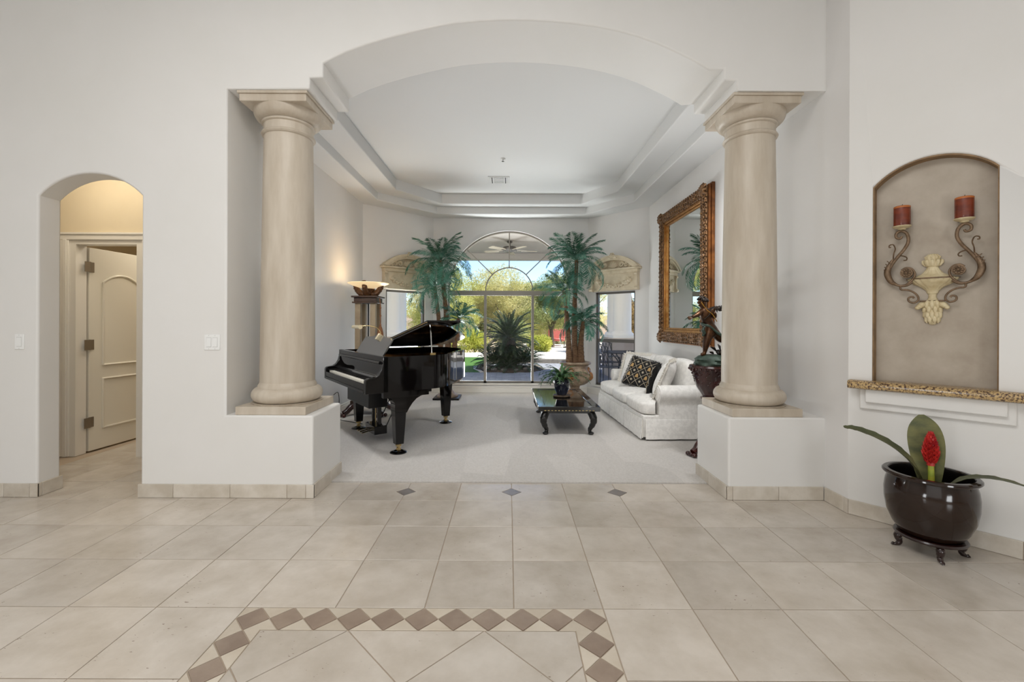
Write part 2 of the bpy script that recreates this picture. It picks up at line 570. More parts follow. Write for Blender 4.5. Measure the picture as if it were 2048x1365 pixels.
nt.links.new(pn1.outputs[0], pr1.inputs[0]); nt.links.new(pn2.outputs[0], pr2.inputs[0])
nt.links.new(pr1.outputs[0], pmu.inputs[0]); nt.links.new(pr2.outputs[0], pmu.inputs[1]); nt.links.new(pmu.outputs[0], pmx.inputs[0])
psrc = pb.inputs['Base Color'].links[0].from_socket
nt.links.new(psrc, pmx.inputs[6]); nt.links.new(pmx.outputs[2], pb.inputs['Base Color'])

# ---- foyer floor: grout bed and single travertine tiles
floor = struct(MB().box(-6.0, -2.9, -0.10, 4.6, 3.60, -0.004).build('floor', 'grout'),
               'travertine tile floor with an inlaid border of brown diamonds')
GAP = 0.0022


def tile_mesh(poly, name='tile', material='tile', th=0.008, ch=0.0015):
    """a tile as a thin slab with a small chamfer round its top edge"""
    n = len(poly)
    cx = sum(p[0] for p in poly) / n; cy = sum(p[1] for p in poly) / n

    def inset(d):
        out = []
        for i in range(n):
            a = Vector(poly[i - 1]); b = Vector(poly[i]); c = Vector(poly[(i + 1) % n])
            e1 = (b - a).normalized(); e2 = (c - b).normalized()
            n1 = Vector((-e1.y, e1.x)); n2 = Vector((-e2.y, e2.x))
            k = 1 + n1.dot(n2)
            m = (n1 + n2) / k if k > 0.2 else n1
            out.append((b.x + m.x * d - cx, b.y + m.y * d - cy))
        return out
    area = sum(poly[i - 1][0] * poly[i][1] - poly[i][0] * poly[i - 1][1] for i in range(n))
    if area < 0:
        poly = poly[::-1]
    a = inset(GAP); b = inset(GAP + ch)
    vs = [(x, y, -th) for x, y in a] + [(x, y, -ch) for x, y in a] + [(x, y, 0) for x, y in b]
    fs = []
    for j in (0, 1):
        fs += [(j * n + i, j * n + (i + 1) % n, (j + 1) * n + (i + 1) % n, (j + 1) * n + i) for i in range(n)]
    fs.append(tuple(range(2 * n, 3 * n)))
    me = bpy.data.meshes.new(name)
    me.from_pydata(vs, [], fs)
    me.materials.append(MATS[material])
    return me, (cx, cy)


def put_tile(me, c, parent, name='tile', z=0.0):
    o = bpy.data.objects.new(name, me)
    C.objects.link(o)
    o.parent = parent
    o.location = (c[0], c[1], z)
    return o


T = 0.4064
X0 = 0.03
Y0 = 2.016
sq, _ = tile_mesh([(0, 0), (T, 0), (T, T), (0, T)])
BX0, BX1 = X0 - 3 * T, X0 + T            # inlay border
YT0, YT1 = Y0 + 3 * T, 3.60              # threshold row under the arch
dia_x = [X0 + 2 * k * T for k in range(-5, 6)]
dr = 0.076
dyc = 3.412
for j in range(-4, 3):
    for i in range(-11, 11):
        x, y = X0 + i * T, Y0 + j * T
        if x > 4.2 or x < -4.9: continue
        if y < Y0 - 0.01 and BX0 - 0.01 < x < BX1 - 0.01: continue
        # beyond the diagonal niche wall nothing is seen
        if (x - 2.351) * -0.757 + (y + T * 0.5 - 3.049) * -0.653 < -0.45: continue
        put_tile(sq, (x + T / 2, y + T / 2), floor)
for i in range(-11, 6):
    x = X0 + i * T
    if x < -5: continue
    L = any(abs(d - x) < 0.01 and -1.0 < d < 1.2 for d in dia_x)
    R = any(abs(d - x - T) < 0.01 and -1.0 < d < 1.2 for d in dia_x)
    y1 = YT1 if -1.9 < x < 1.7 else 3.60
    p = [(x, YT0), (x + T, YT0)]
    if R: p += [(x + T, dyc - dr), (x + T - dr, dyc), (x + T, dyc + dr)]
    p += [(x + T, y1), (x, y1)]
    if L: p += [(x, dyc + dr), (x + dr, dyc), (x, dyc - dr)]
    me, c = tile_mesh(p)
    put_tile(me, c, floor)
me, c = tile_mesh([(-dr, 0), (0, -dr), (dr, 0), (0, dr)], 'diamond_tile', 'tile_slate')
for d in dia_x:
    if -1.0 < d < 1.2: put_tile(me, (d, dyc), floor, 'diamond_tile')
# inlay border
bw = (BX1 - BX0) / 11.0
h = bw / 2
dia, _ = tile_mesh([(-h, 0), (0, -h), (h, 0), (0, h)], 'diamond_tile', 'tile_dark')
tri_d, _c0 = tile_mesh([(-h, 0), (0, -h), (h, 0)], 'triangle_tile', 'tile_light')
tri_u, _c1 = tile_mesh([(-h, 0), (h, 0), (0, h)], 'triangle_tile', 'tile_light')
tri_l, _c2 = tile_mesh([(0, -h), (h, 0), (0, h)], 'triangle_tile', 'tile_light')
tri_r, _c3 = tile_mesh([(0, -h), (0, h), (-h, 0)], 'triangle_tile', 'tile_light')
for i in range(11):
    put_tile(dia, (BX0 + h + i * bw, Y0 - h), floor, 'diamond_tile')
for i in range(10):
    x = BX0 + bw + i * bw
    put_tile(tri_d, (x + _c0[0], Y0 + _c0[1]), floor, 'triangle_tile')
    if 0 < i < 9: put_tile(tri_u, (x + _c1[0], Y0 - bw + _c1[1]), floor, 'triangle_tile')
for sx in (0, 1):
    xc = BX0 + h if sx == 0 else BX1 - h
    xo = BX0 if sx == 0 else BX1
    xi = BX0 + bw if sx == 0 else BX1 - bw
    for j in range(1, 7):
        put_tile(dia, (xc, Y0 - h - j * bw), floor, 'diamond_tile')
        y = Y0 - j * bw
        mo, co = (tri_l, _c2) if sx == 0 else (tri_r, _c3)
        put_tile(mo, (xo + co[0], y + co[1]), floor, 'triangle_tile')
        mi, ci = (tri_r, _c3) if sx == 0 else (tri_l, _c2)
        if j > 1: put_tile(mi, (xi + ci[0], y + ci[1]), floor, 'triangle_tile')
    # inner corner piece
    s = 1 if sx == 0 else -1
    p = [(xi - 0, Y0 - bw - h), (xc, Y0 - bw), (xi, Y0 - h), (xi + s * h, Y0 - bw), (xi, Y0 - bw)]
    p = [(xc, Y0 - bw), (xi, Y0 - h), (xi + s * h, Y0 - bw), (xi, Y0 - bw), (xi, Y0 - bw - h)]
    if sx == 0: p = p[::-1]
    me, c = tile_mesh(p, 'corner_tile', 'tile_light')
    put_tile(me, c, floor, 'corner_tile')
    p = [(xo, Y0), (xc, Y0), (xo, Y0 - h)]
    me, c = tile_mesh(p if sx == 1 else p[::-1], 'corner_tile', 'tile_light')
    put_tile(me, c, floor, 'corner_tile')
# diagonal tiles inside the border
ix0, ix1, iy1 = BX0 + bw, BX1 - bw, Y0 - bw
D = T * math.sqrt(2)
for a in range(-3, 4):
    for b in range(0, 5):
        cx = -0.384 + (a + (0.5 if b % 2 else 0)) * D
        cy = iy1 - b * D / 2
        p = clip_poly([(cx - D / 2, cy), (cx, cy - D / 2), (cx + D / 2, cy), (cx, cy + D / 2)], ix0, ix1, 0.75, iy1)
        if len(p) < 3: continue
        ar = abs(sum(p[i - 1][0] * p[i][1] - p[i][0] * p[i - 1][1] for i in range(len(p)))) / 2
        if ar < 0.002: continue
        q = []
        for v in p:
            if not q or (Vector(v) - Vector(q[-1])).length > 1e-4: q.append(v)
        if (Vector(q[0]) - Vector(q[-1])).length < 1e-4: q.pop()
        me, c = tile_mesh(q)
        put_tile(me, c, floor)

# ---- hall floor beyond the little arch
hall_floor = struct(MB().box(-6.0, 3.605, -0.10, -2.52, 7.2, -0.004).build('floor_hall', 'grout'), 'travertine floor of the small hall')
for j in range(0, 5):
    for i in range(-9, -6 + 1):
        x, y = X0 + i * T - T, 3.605 + j * T
        if x < -4.95 or x + T > -2.6 : continue
        put_tile(sq, (x + T / 2, y + T / 2), hall_floor)

# ---- carpet
carpet = struct(MB().box(XL - 0.05, 3.604, -0.10, XR + 0.05, YK + 0.05, 0.010).build('floor_carpet', 'carpet'),
                'beige cut pile carpet of the sitting room')
nt = MATS['carpet'].node_tree
# vacuum marks: the pile laid in overlapping wedges
tc = nt.nodes.new('ShaderNodeTexCoord'); mp = nt.nodes.new('ShaderNodeMapping')
mp.inputs['Rotation'].default_value = (0, 0, 0.5); mp.inputs['Scale'].default_value = (1.6, 0.5, 1)
vo = nt.nodes.new('ShaderNodeTexVoronoi'); vo.inputs['Scale'].default_value = 1.7
cr = nt.nodes.new('ShaderNodeValToRGB'); cr.color_ramp.elements[0].color = (0.86, 0.86, 0.86, 1); cr.color_ramp.elements[1].color = (1, 1, 1, 1)
mx = nt.nodes.new('ShaderNodeMix'); mx.data_type = 'RGBA'; mx.blend_type = 'MULTIPLY'; mx.inputs[0].default_value = 0.8
base_in = nt.nodes['Principled BSDF'].inputs['Base Color']
src = base_in.links[0].from_socket
nt.links.new(tc.outputs['Object'], mp.inputs[0]); nt.links.new(mp.outputs[0], vo.inputs['Vector'])
nt.links.new(vo.outputs['Color'], cr.inputs[0]); nt.links.new(src, mx.inputs[6]); nt.links.new(cr.outputs[0], mx.inputs[7])
nt.links.new(mx.outputs[2], base_in)


# ---- the arch wall
def xz(u, v, d):
    return (u, d, v)


def apx(px, py):
    """pixel on the front face of the arch wall -> (x, z)"""
    r = 0.0042
    dx, dy = px - 1017.0, py - 648.0
    x = dx + r * dy; y = dy - r * dx
    return (x / F * YF, CAMZ - y / F * YF)


def weighted_bevel(o, width, seg, test):
    me = o.data
    at = me.attributes.new('bevel_weight_edge', 'FLOAT', 'EDGE')
    for e in me.edges:
        a = me.vertices[e.vertices[0]].co; b = me.vertices[e.vertices[1]].co
        if test(a, b): at.data[e.index].value = 1.0
    m = o.modifiers.new('bullnose', 'BEVEL'); m.width = width; m.segments = seg; m.limit_method = 'WEIGHT'
    me.shade_smooth(); me.set_sharp_from_angle(angle=math.radians(35))


ZTOP = 4.2
arch_px = [(646, 125), (690, 104), (732, 89), (776, 76), (820, 65), (864, 55), (907, 47), (958, 42), (1008, 39.5), (1057, 40), (1105, 42.6), (1150, 47),
           (1193, 53), (1238, 62), (1281, 74), (1316, 87), (1347, 101), (1384, 119), (1419, 139.5)]
arch_pts = [apx(*p) for p in arch_px]
az0 = arch_pts[0][1]
outline = [(-2.6, -0.1), (-1.445, -0.1), (-1.445, 0.608), (-2.092, 0.608), (-2.092, 3.03), (-1.481, 3.03), (-1.481, 3.115), (arch_pts[0][0], 3.115)]
outline += arch_pts + [(1.588, 3.192), (1.588, 3.108), (1.681, 3.108), (1.681, 3.03), (XR + 0.1, 3.03), (XR + 0.1, ZTOP), (-2.6, ZTOP)]
wf = struct(MB().prism(outline, xz, YF, YB).build('wall_front', 'plaster'), 'cream plaster wall with the wide stepped arch')


def on_open(a, b):
    def inner(p):
        return p.x > -2.55 and p.x < XR + 0.05 and p.z < ZTOP - 0.01 and p.z > -0.05
    bothF = abs(a.y - b.y) < 1e-5
    if bothF:
        return inner(a) and inner(b) or (a.z < -0.05 and abs(a.x + 1.445) < 1e-3 and b.z > 0.5) or (b.z < -0.05 and abs(b.x + 1.445) < 1e-3 and a.z > 0.5)
    for (x, z) in ((-1.445, 0.608), (-1.481, 3.03), (arch_pts[0][0], 3.115), (1.588, 3.108), (1.681, 3.03)):
        if abs(a.x - x) < 1e-3 and abs(a.z - z) < 1e-3 and abs(b.x - x) < 1e-3: return True
    return False


weighted_bevel(wf, 0.014, 3, on_open)
pier = struct(MB().box(1.632, YF, -0.1, XR + 0.02, YB, 0.608).build('wall_pier', 'plaster', bevel=0.014, bevel_seg=3), 'low plaster pier under the right column')

# thin wall with the small arched doorway on the left
door_arch = seg_arch(-3.485, -2.718, 2.235, 0.165, 18)
outline = [(-6.0, -0.1), (-3.485, -0.1)] + door_arch + [(-2.718, -0.1), (-2.6, -0.1), (-2.6, ZTOP), (-6.0, ZTOP)]
wl = struct(MB().prism(outline, xz, YF, YF + 0.17).build('wall_left_front', 'plaster'), 'cream plaster wall with a small arched doorway')
weighted_bevel(wl, 0.014, 3, lambda a, b: abs(a.y - b.y) < 1e-5 and a.x > -3.6 and b.x > -3.6 and a.x < -2.65 and b.x < -2.65 and max(a.z, b.z) < 2.6)

# foyer shell behind the camera
struct(MB().box(-6.1, -2.9, -0.1, -6.0, 3.45, ZTOP).build('wall_left', 'plaster'))
struct(MB().box(-6.1, -3.0, -0.1, 5.0, -2.9, ZTOP).build('wall_back_foyer', 'plaster'))
struct(MB().box(-6.1, -3.0, ZTOP, 5.0, YB, ZTOP + 0.1).build('ceiling_foyer', 'ceiling_paint'))
# right: short return wall, then the diagonal wall with the niche
struct(MB().box(XR, 3.055, -0.1, XR + 0.12, 7.42, ZTOP).build('wall_right', 'plaster_in'), 'white side wall of the sitting room')
NA = Vector((XR, 3.055, 0)); ND = Vector((0.653, -0.757, 0)).normalized(); NN = Vector((-ND.y, ND.x, 0))   # NN points into the wall


def nw(u, v, d):
    p = NA + ND * u + NN * d
    return (p.x, p.y, v)


NU0, NU1 = 0.128, 0.696
niche_hole = [(NU0, 0.90)] + seg_arch(NU0, NU1, 2.216, 0.135, 20) + [(NU1, 0.90)]
wn_o = struct(holed('wall_niche', [(0, -0.1), (3.0, -0.1), (3.0, ZTOP), (0, ZTOP)], [niche_hole], nw, 0.0, 0.12, 'plaster'), 'diagonal plaster wall with the arched niche')
weighted_bevel(wn_o, 0.010, 3, lambda a, b: abs((Vector((a.x, a.y, 0)) - NA).dot(NN)) < 1e-3 and abs((Vector((b.x, b.y, 0)) - NA).dot(NN)) < 1e-3 and
               all(0.1 < (Vector((p.x, p.y, 0)) - NA).dot(ND) < 0.72 and 0.9 < p.z < 2.5 for p in (a, b)) and
               (abs(a.z - b.z) + (a - b).length > 0.0) and not (abs((Vector((a.x, a.y, 0)) - NA).dot(ND) - (Vector((b.x, b.y, 0)) - NA).dot(ND)) > 0.2))
e = -0.003
nb = MB().prism([(NU0 - 0.05, 0.88), (NU1 + 0.05, 0.88), (NU1 + 0.05, 2.42), (NU0 - 0.05, 2.42)], nw, 0.085, 0.125)
nb.build('niche_back', 'niche_faux', wn_o)['label'] = 'mottled grey tan niche back'
# painted lining of the niche
lin_o = [(NU0 + e, 0.91)] + seg_arch(NU0 + e, NU1 - e, 2.218, 0.136, 20) + [(NU1 - e, 0.91)]
lin_i = [(NU0 + 0.007, 0.91)] + seg_arch(NU0 + 0.007, NU1 - 0.007, 2.212, 0.131, 20) + [(NU1 - 0.007, 0.91)]
m = MB(); n = len(lin_o)
vsx = [nw(u, v, 0.010) for u, v in lin_o] + [nw(u, v, 0.09) for u, v in lin_o] + [nw(u, v, 0.011) for u, v in lin_i] + [nw(u, v, 0.09) for u, v in lin_i]
fsx = []
for i in range(n - 1):
    fsx += [(2 * n + i, 2 * n + i + 1, 3 * n + i + 1, 3 * n + i), (i, i + 1, 2 * n + i + 1, 2 * n + i)]
m.add(vsx, fsx).build('niche_lining', 'bronze_niche', wn_o, smooth=40)
struct(MB().box(4.5, -3.0, -0.1, 4.6, 1.4, ZTOP).build('wall_right_foyer', 'plaster'))
# stepped plaster panel under the shelf
pan = MB().prism([(0.065, 0.734), (0.765, 0.734), (0.765, 0.872), (0.065, 0.872)], nw, -0.022, 0.004).build('trim_1', 'plaster', bevel=0.008)
struct(pan, 'plaster apron panel under the niche shelf')
MB().prism([(0.098, 0.781), (0.732, 0.781), (0.732, 0.872), (0.098, 0.872)], nw, -0.045, -0.018).build('inner_panel', 'plaster', pan, bevel=0.008)

# ---- hall and the room behind the door
HY = 4.267
hall = holed('wall_hall', [(-5.5, -0.1), (-2.5, -0.1), (-2.5, 3.0), (-5.5, 3.0)], [[(-4.19, -0.05), (-4.19, 2.057), (-3.555, 2.057), (-3.555, -0.05)]],
             xz, HY, HY + 0.11, 'hall_paint')
struct(hall, 'beige hall wall with the white door frame')
struct(MB().box(-5.6, 3.45, -0.1, -5.5, HY, 3.0).build('wall_hall_left', 'hall_paint'))
struct(MB().box(-2.60, 3.45, -0.1, -2.52, 7.2, 3.0).build('wall_hall_right', 'hall_paint'))
struct(MB().box(-5.6, 3.45, 3.0, -2.52, 7.2, 3.1).build('ceiling_hall', 'hall_paint'))
struct(MB().box(-5.6, 7.1, -0.1, -2.52, 7.2, 3.0).build('wall_bedroom_back', 'hall_paint'))
struct(MB().box(-5.6, HY + 0.11, -0.1, -5.5, 7.1, 3.0).build('wall_bedroom_left', 'hall_paint'))
# casing
cas = struct(MB().box(-4.31, HY - 0.018, 0.0, -4.225, HY, 2.148).build('trim_2', 'trim', bevel=0.004), 'white moulded door casing')
MB().box(-4.275, HY - 0.027, 0.0, -4.240, HY - 0.01, 2.09).build('casing_bead', 'trim', cas, bevel=0.003)
MB().box(-3.52, HY - 0.018, 0.0, -3.435, HY, 2.148).build('casing_side', 'trim', cas, bevel=0.004)
MB().box(-4.31, HY - 0.022, 2.085, -3.435, HY, 2.148).build('casing_head', 'trim', cas, bevel=0.004)
MB().box(-4.32, HY - 0.032, 2.135, -3.425, HY, 2.155).build('casing_cap', 'trim', cas, bevel=0.003)
MB().box(-4.225, HY - 0.005, 0.0, -4.165, HY + 0.105, 2.085).build('jamb', 'trim', cas)
MB().box(-3.58, HY - 0.005, 0.0, -3.52, HY + 0.105, 2.085).build('jamb', 'trim', cas)
MB().box(-4.165, HY - 0.005, 2.045, -3.58, HY + 0.105, 2.085).build('jamb_head', 'trim', cas)
# door leaf, open a quarter turn into the room; local x along the leaf
door = thing('door_1', 'cream two-panel door standing open in the small hall', 'door', (-4.195, HY + 0.125, 0.0), math.radians(86))
door['kind'] = 'structure'
DW, DH, DT = 0.66, 2.035, 0.04
leaf = MB().box(0, -DT, 0.012, DW, 0, DH).build('leaf', 'door_paint', door, bevel=0.003)


def moulded(poly, parent, name):
    """raised moulding running round a panel on the hall side of the leaf"""
    pts = [Vector((u, -DT - 0.004, v)) for u, v in poly]
    mbx = MB()
    n_ = len(pts)
    for k in range(n_):
        a, b = pts[k], pts[(k + 1) % n_]
        mbx.tube([a, b], 0.011, 6)
    for p in pts:
        mbx.ball(p, 0.011, 6, 4)
    return mbx.build(name, 'door_paint', parent, smooth=60)


up_arch = seg_arch(0.14, 0.54, 1.70, 0.085, 12)
moulded([(0.14, 0.86)] + up_arch + [(0.54, 0.86)], leaf, 'panel_moulding')
moulded([(0.14, 0.22), (0.14, 0.72), (0.54, 0.72), (0.54, 0.22)], leaf, 'panel_moulding')
kn = MB().tube([(DW - 0.07, -DT, 0.92), (DW - 0.07, -DT - 0.045, 0.92)], 0.011, 10)
kn.ball((DW - 0.07, -DT - 0.06, 0.92), 0.026, 12, 8)
kn.tube([(DW - 0.07, -DT, 0.92), (DW - 0.07, -DT - 0.008, 0.92)], 0.03, 14)
kn.build('knob', 'chrome', leaf, smooth=40)
for z in (0.30, 1.07, 1.84):
    hg = MB().box(-0.062, -0.062, z - 0.05, -0.004, -0.058, z + 0.05).box(0.002, -DT - 0.006, z - 0.05, 0.045, -DT - 0.001, z + 0.05)
    hg.tube([(-0.005, -0.055, z - 0.052), (-0.005, -0.055, z + 0.052)], 0.008, 8)
    hg.build('hinge', 'hinge_metal', door)

# ---- sitting room shell
struct(MB().box(XL - 0.1, YB, -0.1, XL, 7.32, ZTOP).build('wall_left_sitting', 'plaster_in'), 'white left wall of the sitting room behind the piano')
LC = Vector((XL, 7.28, 0)); LB = Vector((-1.41, YK, 0))
RC = Vector((XR, 7.40, 0)); RB = Vector((1.475, YK, 0))


def wallframe(A, B):
    d = (B - A).normalized()
    n_ = Vector((-d.y, d.x, 0))          # out of the room when A->B runs left to right seen from inside
    return lambda u, v, w: tuple((A + d * u + n_ * w) + Vector((0, 0, v)))


fL = wallframe(LC, LB); fR = wallframe(RB, RC)
lenL = (LB - LC).length; lenR = (RC - RB).length
ZSILL, ZRAIL = 0.185, 1.905
# big window
WX0, WX1 = -1.138, 1.157
WCX, WR = (WX0 + WX1) / 2, (WX1 - WX0) / 2
arch_top = arc(WCX, ZRAIL, WR, 1.13, 0, 180, 40)
big_hole = [(WX0, ZSILL), (WX1, ZSILL)] + arch_top
struct(holed('wall_back', [(-1.41, -0.1), (1.475, -0.1), (1.475, ZTOP), (-1.41, ZTOP)], [big_hole], xz, YK, YK + 0.14, 'plaster_in'),
       'white wall round the big arched garden window')
wL = (lenL - 0.175 - 0.80, lenL - 0.175)      # left window along the wall
wR = (0.175, 0.975)
holeL = [(wL[0], ZSILL), (wL[1], ZSILL), (wL[1], 1.875), (wL[0], 1.875)]
holeR = [(wR[0], ZSILL), (wR[1], ZSILL), (wR[1], 1.875), (wR[0], 1.875)]
struct(holed('wall_back_left', [(0, -0.1), (lenL, -0.1), (lenL, ZTOP), (0, ZTOP)], [holeL], fL, 0, 0.14, 'plaster_in'), 'angled wall left of the garden window')
struct(holed('wall_back_right', [(0, -0.1), (lenR, -0.1), (lenR, ZTOP), (0, ZTOP)], [holeR], fR, 0, 0.14, 'plaster_in'), 'angled wall right of the garden window')

# tray ceiling
R0 = [(XL, YB), (XL, 7.28), (-1.41, YK), (1.475, YK), (XR, 7.40), (XR, YB)]
R1 = [(-2.095, YB), (-2.095, 7.07), (-1.29, 7.94), (1.37, 7.94), (2.005, 7.12), (2.005, YB)]
R2 = [(-1.77, YB), (-1.77, 6.93), (-1.17, 7.735), (1.25, 7.735), (1.71, 6.98), (1.71, YB)]
vs_, fs_ = [], []
for ring, z in ((R0, ZS), (R1, ZS), (R1, ZT), (R2, ZT), (R2, ZC)):
    vs_ += [(x, y, z) for x, y in ring]
for j in range(4):
    for i in range(5):
        fs_.append((j * 6 + i, j * 6 + i + 1, j * 6 + 6 + i + 1, j * 6 + 6 + i))
fs_.append(tuple(range(24, 30)))
top = len(vs_)
vs_ += [(XL, YB, ZC + 0.3), (XL, 7.28, ZC + 0.3), (-1.41, YK, ZC + 0.3), (1.475, YK, ZC + 0.3), (XR, 7.40, ZC + 0.3), (XR, YB, ZC + 0.3)]
fs_.append(tuple(range(top, top + 6)))
tray = struct(mesh_obj('ceiling', vs_, fs_, 'ceiling_paint'), 'white two-step tray ceiling of the sitting room')
weighted_bevel(tray, 0.012, 3, lambda a, b: abs(a.z - b.z) < 1e-4 and ((abs(a.z - ZS) < 1e-4 and all(any(abs(p.x - q[0]) < 1e-4 and abs(p.y - q[1]) < 1e-4 for q in R1) for p in (a, b))) or
               (abs(a.z - ZT) < 1e-4 and all(any(abs(p.x - q[0]) < 1e-4 and abs(p.y - q[1]) < 1e-4 for q in R2) for p in (a, b)))) and (a - b).length > 0.1)


# ---- windows
def bar(mb, f, u0, v0, u1, v1, d0, d1):
    mb.prism([(u0, v0), (u1, v0), (u1, v1), (u0, v1)], f, d0, d1)
    return mb


fB = xz
w1 = thing('window_1', 'big arched window with a sunburst top over three tall panes', 'window', (0, 0, 0)); w1['kind'] = 'structure'
fd0, fd1 = YK + 0.045, YK + 0.10
m = MB()
bar(m, fB, WX0, ZSILL, WX0 + 0.03, ZRAIL, fd0, fd1); bar(m, fB, WX1 - 0.03, ZSILL, WX1, ZRAIL, fd0, fd1)
bar(m, fB, WX0, ZSILL, WX1, ZSILL + 0.035, fd0, fd1)
m.build('frame', 'window_frame', w1)
bar(MB(), fB, WX0, ZRAIL - 0.08, WX1, ZRAIL + 0.01, fd0 - 0.01, fd1 + 0.01).build('transom', 'window_frame', w1)
MX = (-0.437, 0.453)
for x in MX:
    bar(MB(), fB, x - 0.024, ZSILL, x + 0.024, ZRAIL - 0.08, fd0, fd1).build('mullion', 'window_frame', w1)


def ring(mb, r0x, r0z, r1x, r1z, a0, a1, n_, d0, d1):
    o_ = arc(WCX, ZRAIL, r1x, r1z, a0, a1, n_); i_ = arc(WCX, ZRAIL, r0x, r0z, a0, a1, n_)
    for k in range(n_):
        mb.prism([i_[k], o_[k], o_[k + 1], i_[k + 1]], fB, d0, d1)
    return mb


ring(MB(), WR - 0.03, 1.10, WR, 1.13, 0, 180, 40, fd0, fd1).build('arch_frame', 'window_frame', w1)
ring(MB(), 0.436, 0.436, 0.456, 0.456, 0, 180, 28, fd0 + 0.015, fd1 - 0.015).build('inner_arc', 'window_frame', w1)
for ang in (45, 90, 135):
    a = math.radians(ang)
    p0 = Vector((WCX + 0.45 * math.cos(a), (fd0 + fd1) / 2, ZRAIL + 0.45 * math.sin(a)))
    p1 = Vector((WCX + (WR - 0.02) * math.cos(a), (fd0 + fd1) / 2, ZRAIL + 1.11 * math.sin(a)))
    MB().tube([p0, p1], 0.011, 6).build('ray_bar', 'window_frame', w1)
gx = [WX0 + 0.03, MX[0] - 0.024, MX[0] + 0.024, MX[1] - 0.024, MX[1] + 0.024, WX1 - 0.03]
gy = (fd0 + fd1) / 2
for i in (0, 2, 4):
    bar(MB(), fB, gx[i], ZSILL + 0.03, gx[i + 1], ZRAIL - 0.075, gy - 0.003, gy + 0.003).build('pane', 'glass', w1)
for a0 in (0, 45, 90, 135):
    o_ = arc(WCX, ZRAIL, WR - 0.02, 1.11, a0, a0 + 45, 10); i_ = arc(WCX, ZRAIL, 0.446, 0.446, a0, a0 + 45, 10)
    MB().prism(o_ + i_[::-1], fB, gy - 0.003, gy + 0.003).build('pane', 'glass', w1)
MB().prism(arc(WCX, ZRAIL, 0.446, 0.446, 0, 180, 24), fB, gy - 0.003, gy + 0.003).build('pane', 'glass', w1)
MB().box(WX0 - 0.02, YK - 0.035, ZSILL - 0.03, WX1 + 0.02, YK + 0.05, ZSILL).build('sill', 'trim', w1, bevel=0.005)


def side_window(name, label, f, u0, u1, rail):
    w = thing(name, label, 'window'); w['kind'] = 'structure'
    m_ = MB()
    z1 = 1.875
    bar(m_, f, u0, ZSILL, u0 + 0.035, z1, 0.03, 0.09); bar(m_, f, u1 - 0.035, ZSILL, u1, z1, 0.03, 0.09)
    bar(m_, f, u0, ZSILL, u1, ZSILL + 0.04, 0.03, 0.09); bar(m_, f, u0, z1 - 0.035, u1, z1, 0.03, 0.09)
    m_.build('frame', 'window_frame_dark', w)
    bar(MB(), f, u0 + 0.03, rail - 0.03, u1 - 0.03, rail + 0.03, 0.035, 0.085).build('meeting_rail', 'window_frame_dark', w)
    bar(MB(), f, u0 + 0.03, rail + 0.025, u1 - 0.03, z1 - 0.03, 0.057, 0.063).build('pane', 'glass', w)
    bar(MB(), f, u0 + 0.03, ZSILL + 0.035, u1 - 0.03, rail - 0.025, 0.057, 0.063).build('pane', 'glass_lower', w)
    bar(MB(), f, u0 - 0.02, ZSILL - 0.03, u1 + 0.02, ZSILL, -0.03, 0.04).build('sill', 'trim', w, bevel=0.005)
    return w


side_window('window_2', 'side window on the angled wall beside the piano', fL, wL[0], wL[1], 1.0)
side_window('window_3', 'side window on the angled wall above the sofa end', fR, wR[0], wR[1], 1.0)


# ---- baseboards
def white_base(name, f, u0, u1, hgt=0.125):
    m_ = MB()
    m_.prism([(u0, 0.008), (u1, 0.008), (u1, hgt - 0.03), (u0, hgt - 0.03)], f, -0.016, 0.002)
    m_.prism([(u0, hgt - 0.03), (u1, hgt - 0.03), (u1, hgt), (u0, hgt)], f, -0.009, 0.002)
    return struct(m_.build(name, 'trim', bevel=0.004), 'white moulded baseboard')


white_base('baseboard_back', lambda u, v, d: (u, YK + d, v), -1.41, 1.475)
white_base('baseboard_back_left', fL, 0, lenL)
white_base('baseboard_back_right', fR, 0, lenR)
white_base('baseboard_left', wallframe(Vector((XL, YB, 0)), LC), 0, 7.28 - YB)
white_base('baseboard_right', wallframe(RC, Vector((XR, YB, 0))), 0, 7.40 - YB)


def tile_base(name, f, cuts, label):
    """stone baseboard: one tile beside the other along a wall"""
    root = struct(thing(name, label, None), label)
    for a, b in zip(cuts[:-1], cuts[1:]):
        MB().prism([(a + 0.0012, 0.001), (b - 0.0012, 0.001), (b - 0.0012, 0.1), (a + 0.0012, 0.1)], f, -0.013, 0.001).build('base_tile', 'base_tile', root, bevel=0.0025)
    MB().prism([(cuts[0], 0.001), (cuts[-1], 0.001), (cuts[-1], 0.098), (cuts[0], 0.098)], f, -0.008, 0.0).build('grout_bed', 'grout', root)
    return root


def ff(u, v, d): return (u, YF + d, v)


tile_base('baseboard_front', ff, [-2.732, -2.47, -2.05, -1.63, -1.492, -1.432], 'travertine tile baseboard under the left column')
tile_base('baseboard_front_left', ff, [-5.4, -4.98, -4.56, -4.14, -3.72, -3.53, -3.472], 'travertine tile baseboard left of the small arch')
tile_base('baseboard_arch', wallframe(Vector((-3.485, 3.27, 0)), Vector((-3.485, 3.47, 0))), [0.0, 0.035, 0.19], 'travertine tile returning into the small arch')
tile_base('baseboard_pier_left', wallframe(Vector((-1.445, YF - 0.012, 0)), Vector((-1.445, YB, 0))),
          [0.0, 0.03, 0.31, 0.555], 'travertine tile baseboard on the side of the left pier')
tile_base('baseboard_pier_right', wallframe(Vector((1.632, YB, 0)), Vector((1.632, YF - 0.012, 0))), [0.0, 0.245, 0.525, 0.555], 'travertine tile baseboard on the side of the right pier')
tile_base('baseboard_front_right', ff, [1.619, 1.66, 2.0, XR - 0.013], 'travertine tile baseboard on the front of the right pier')
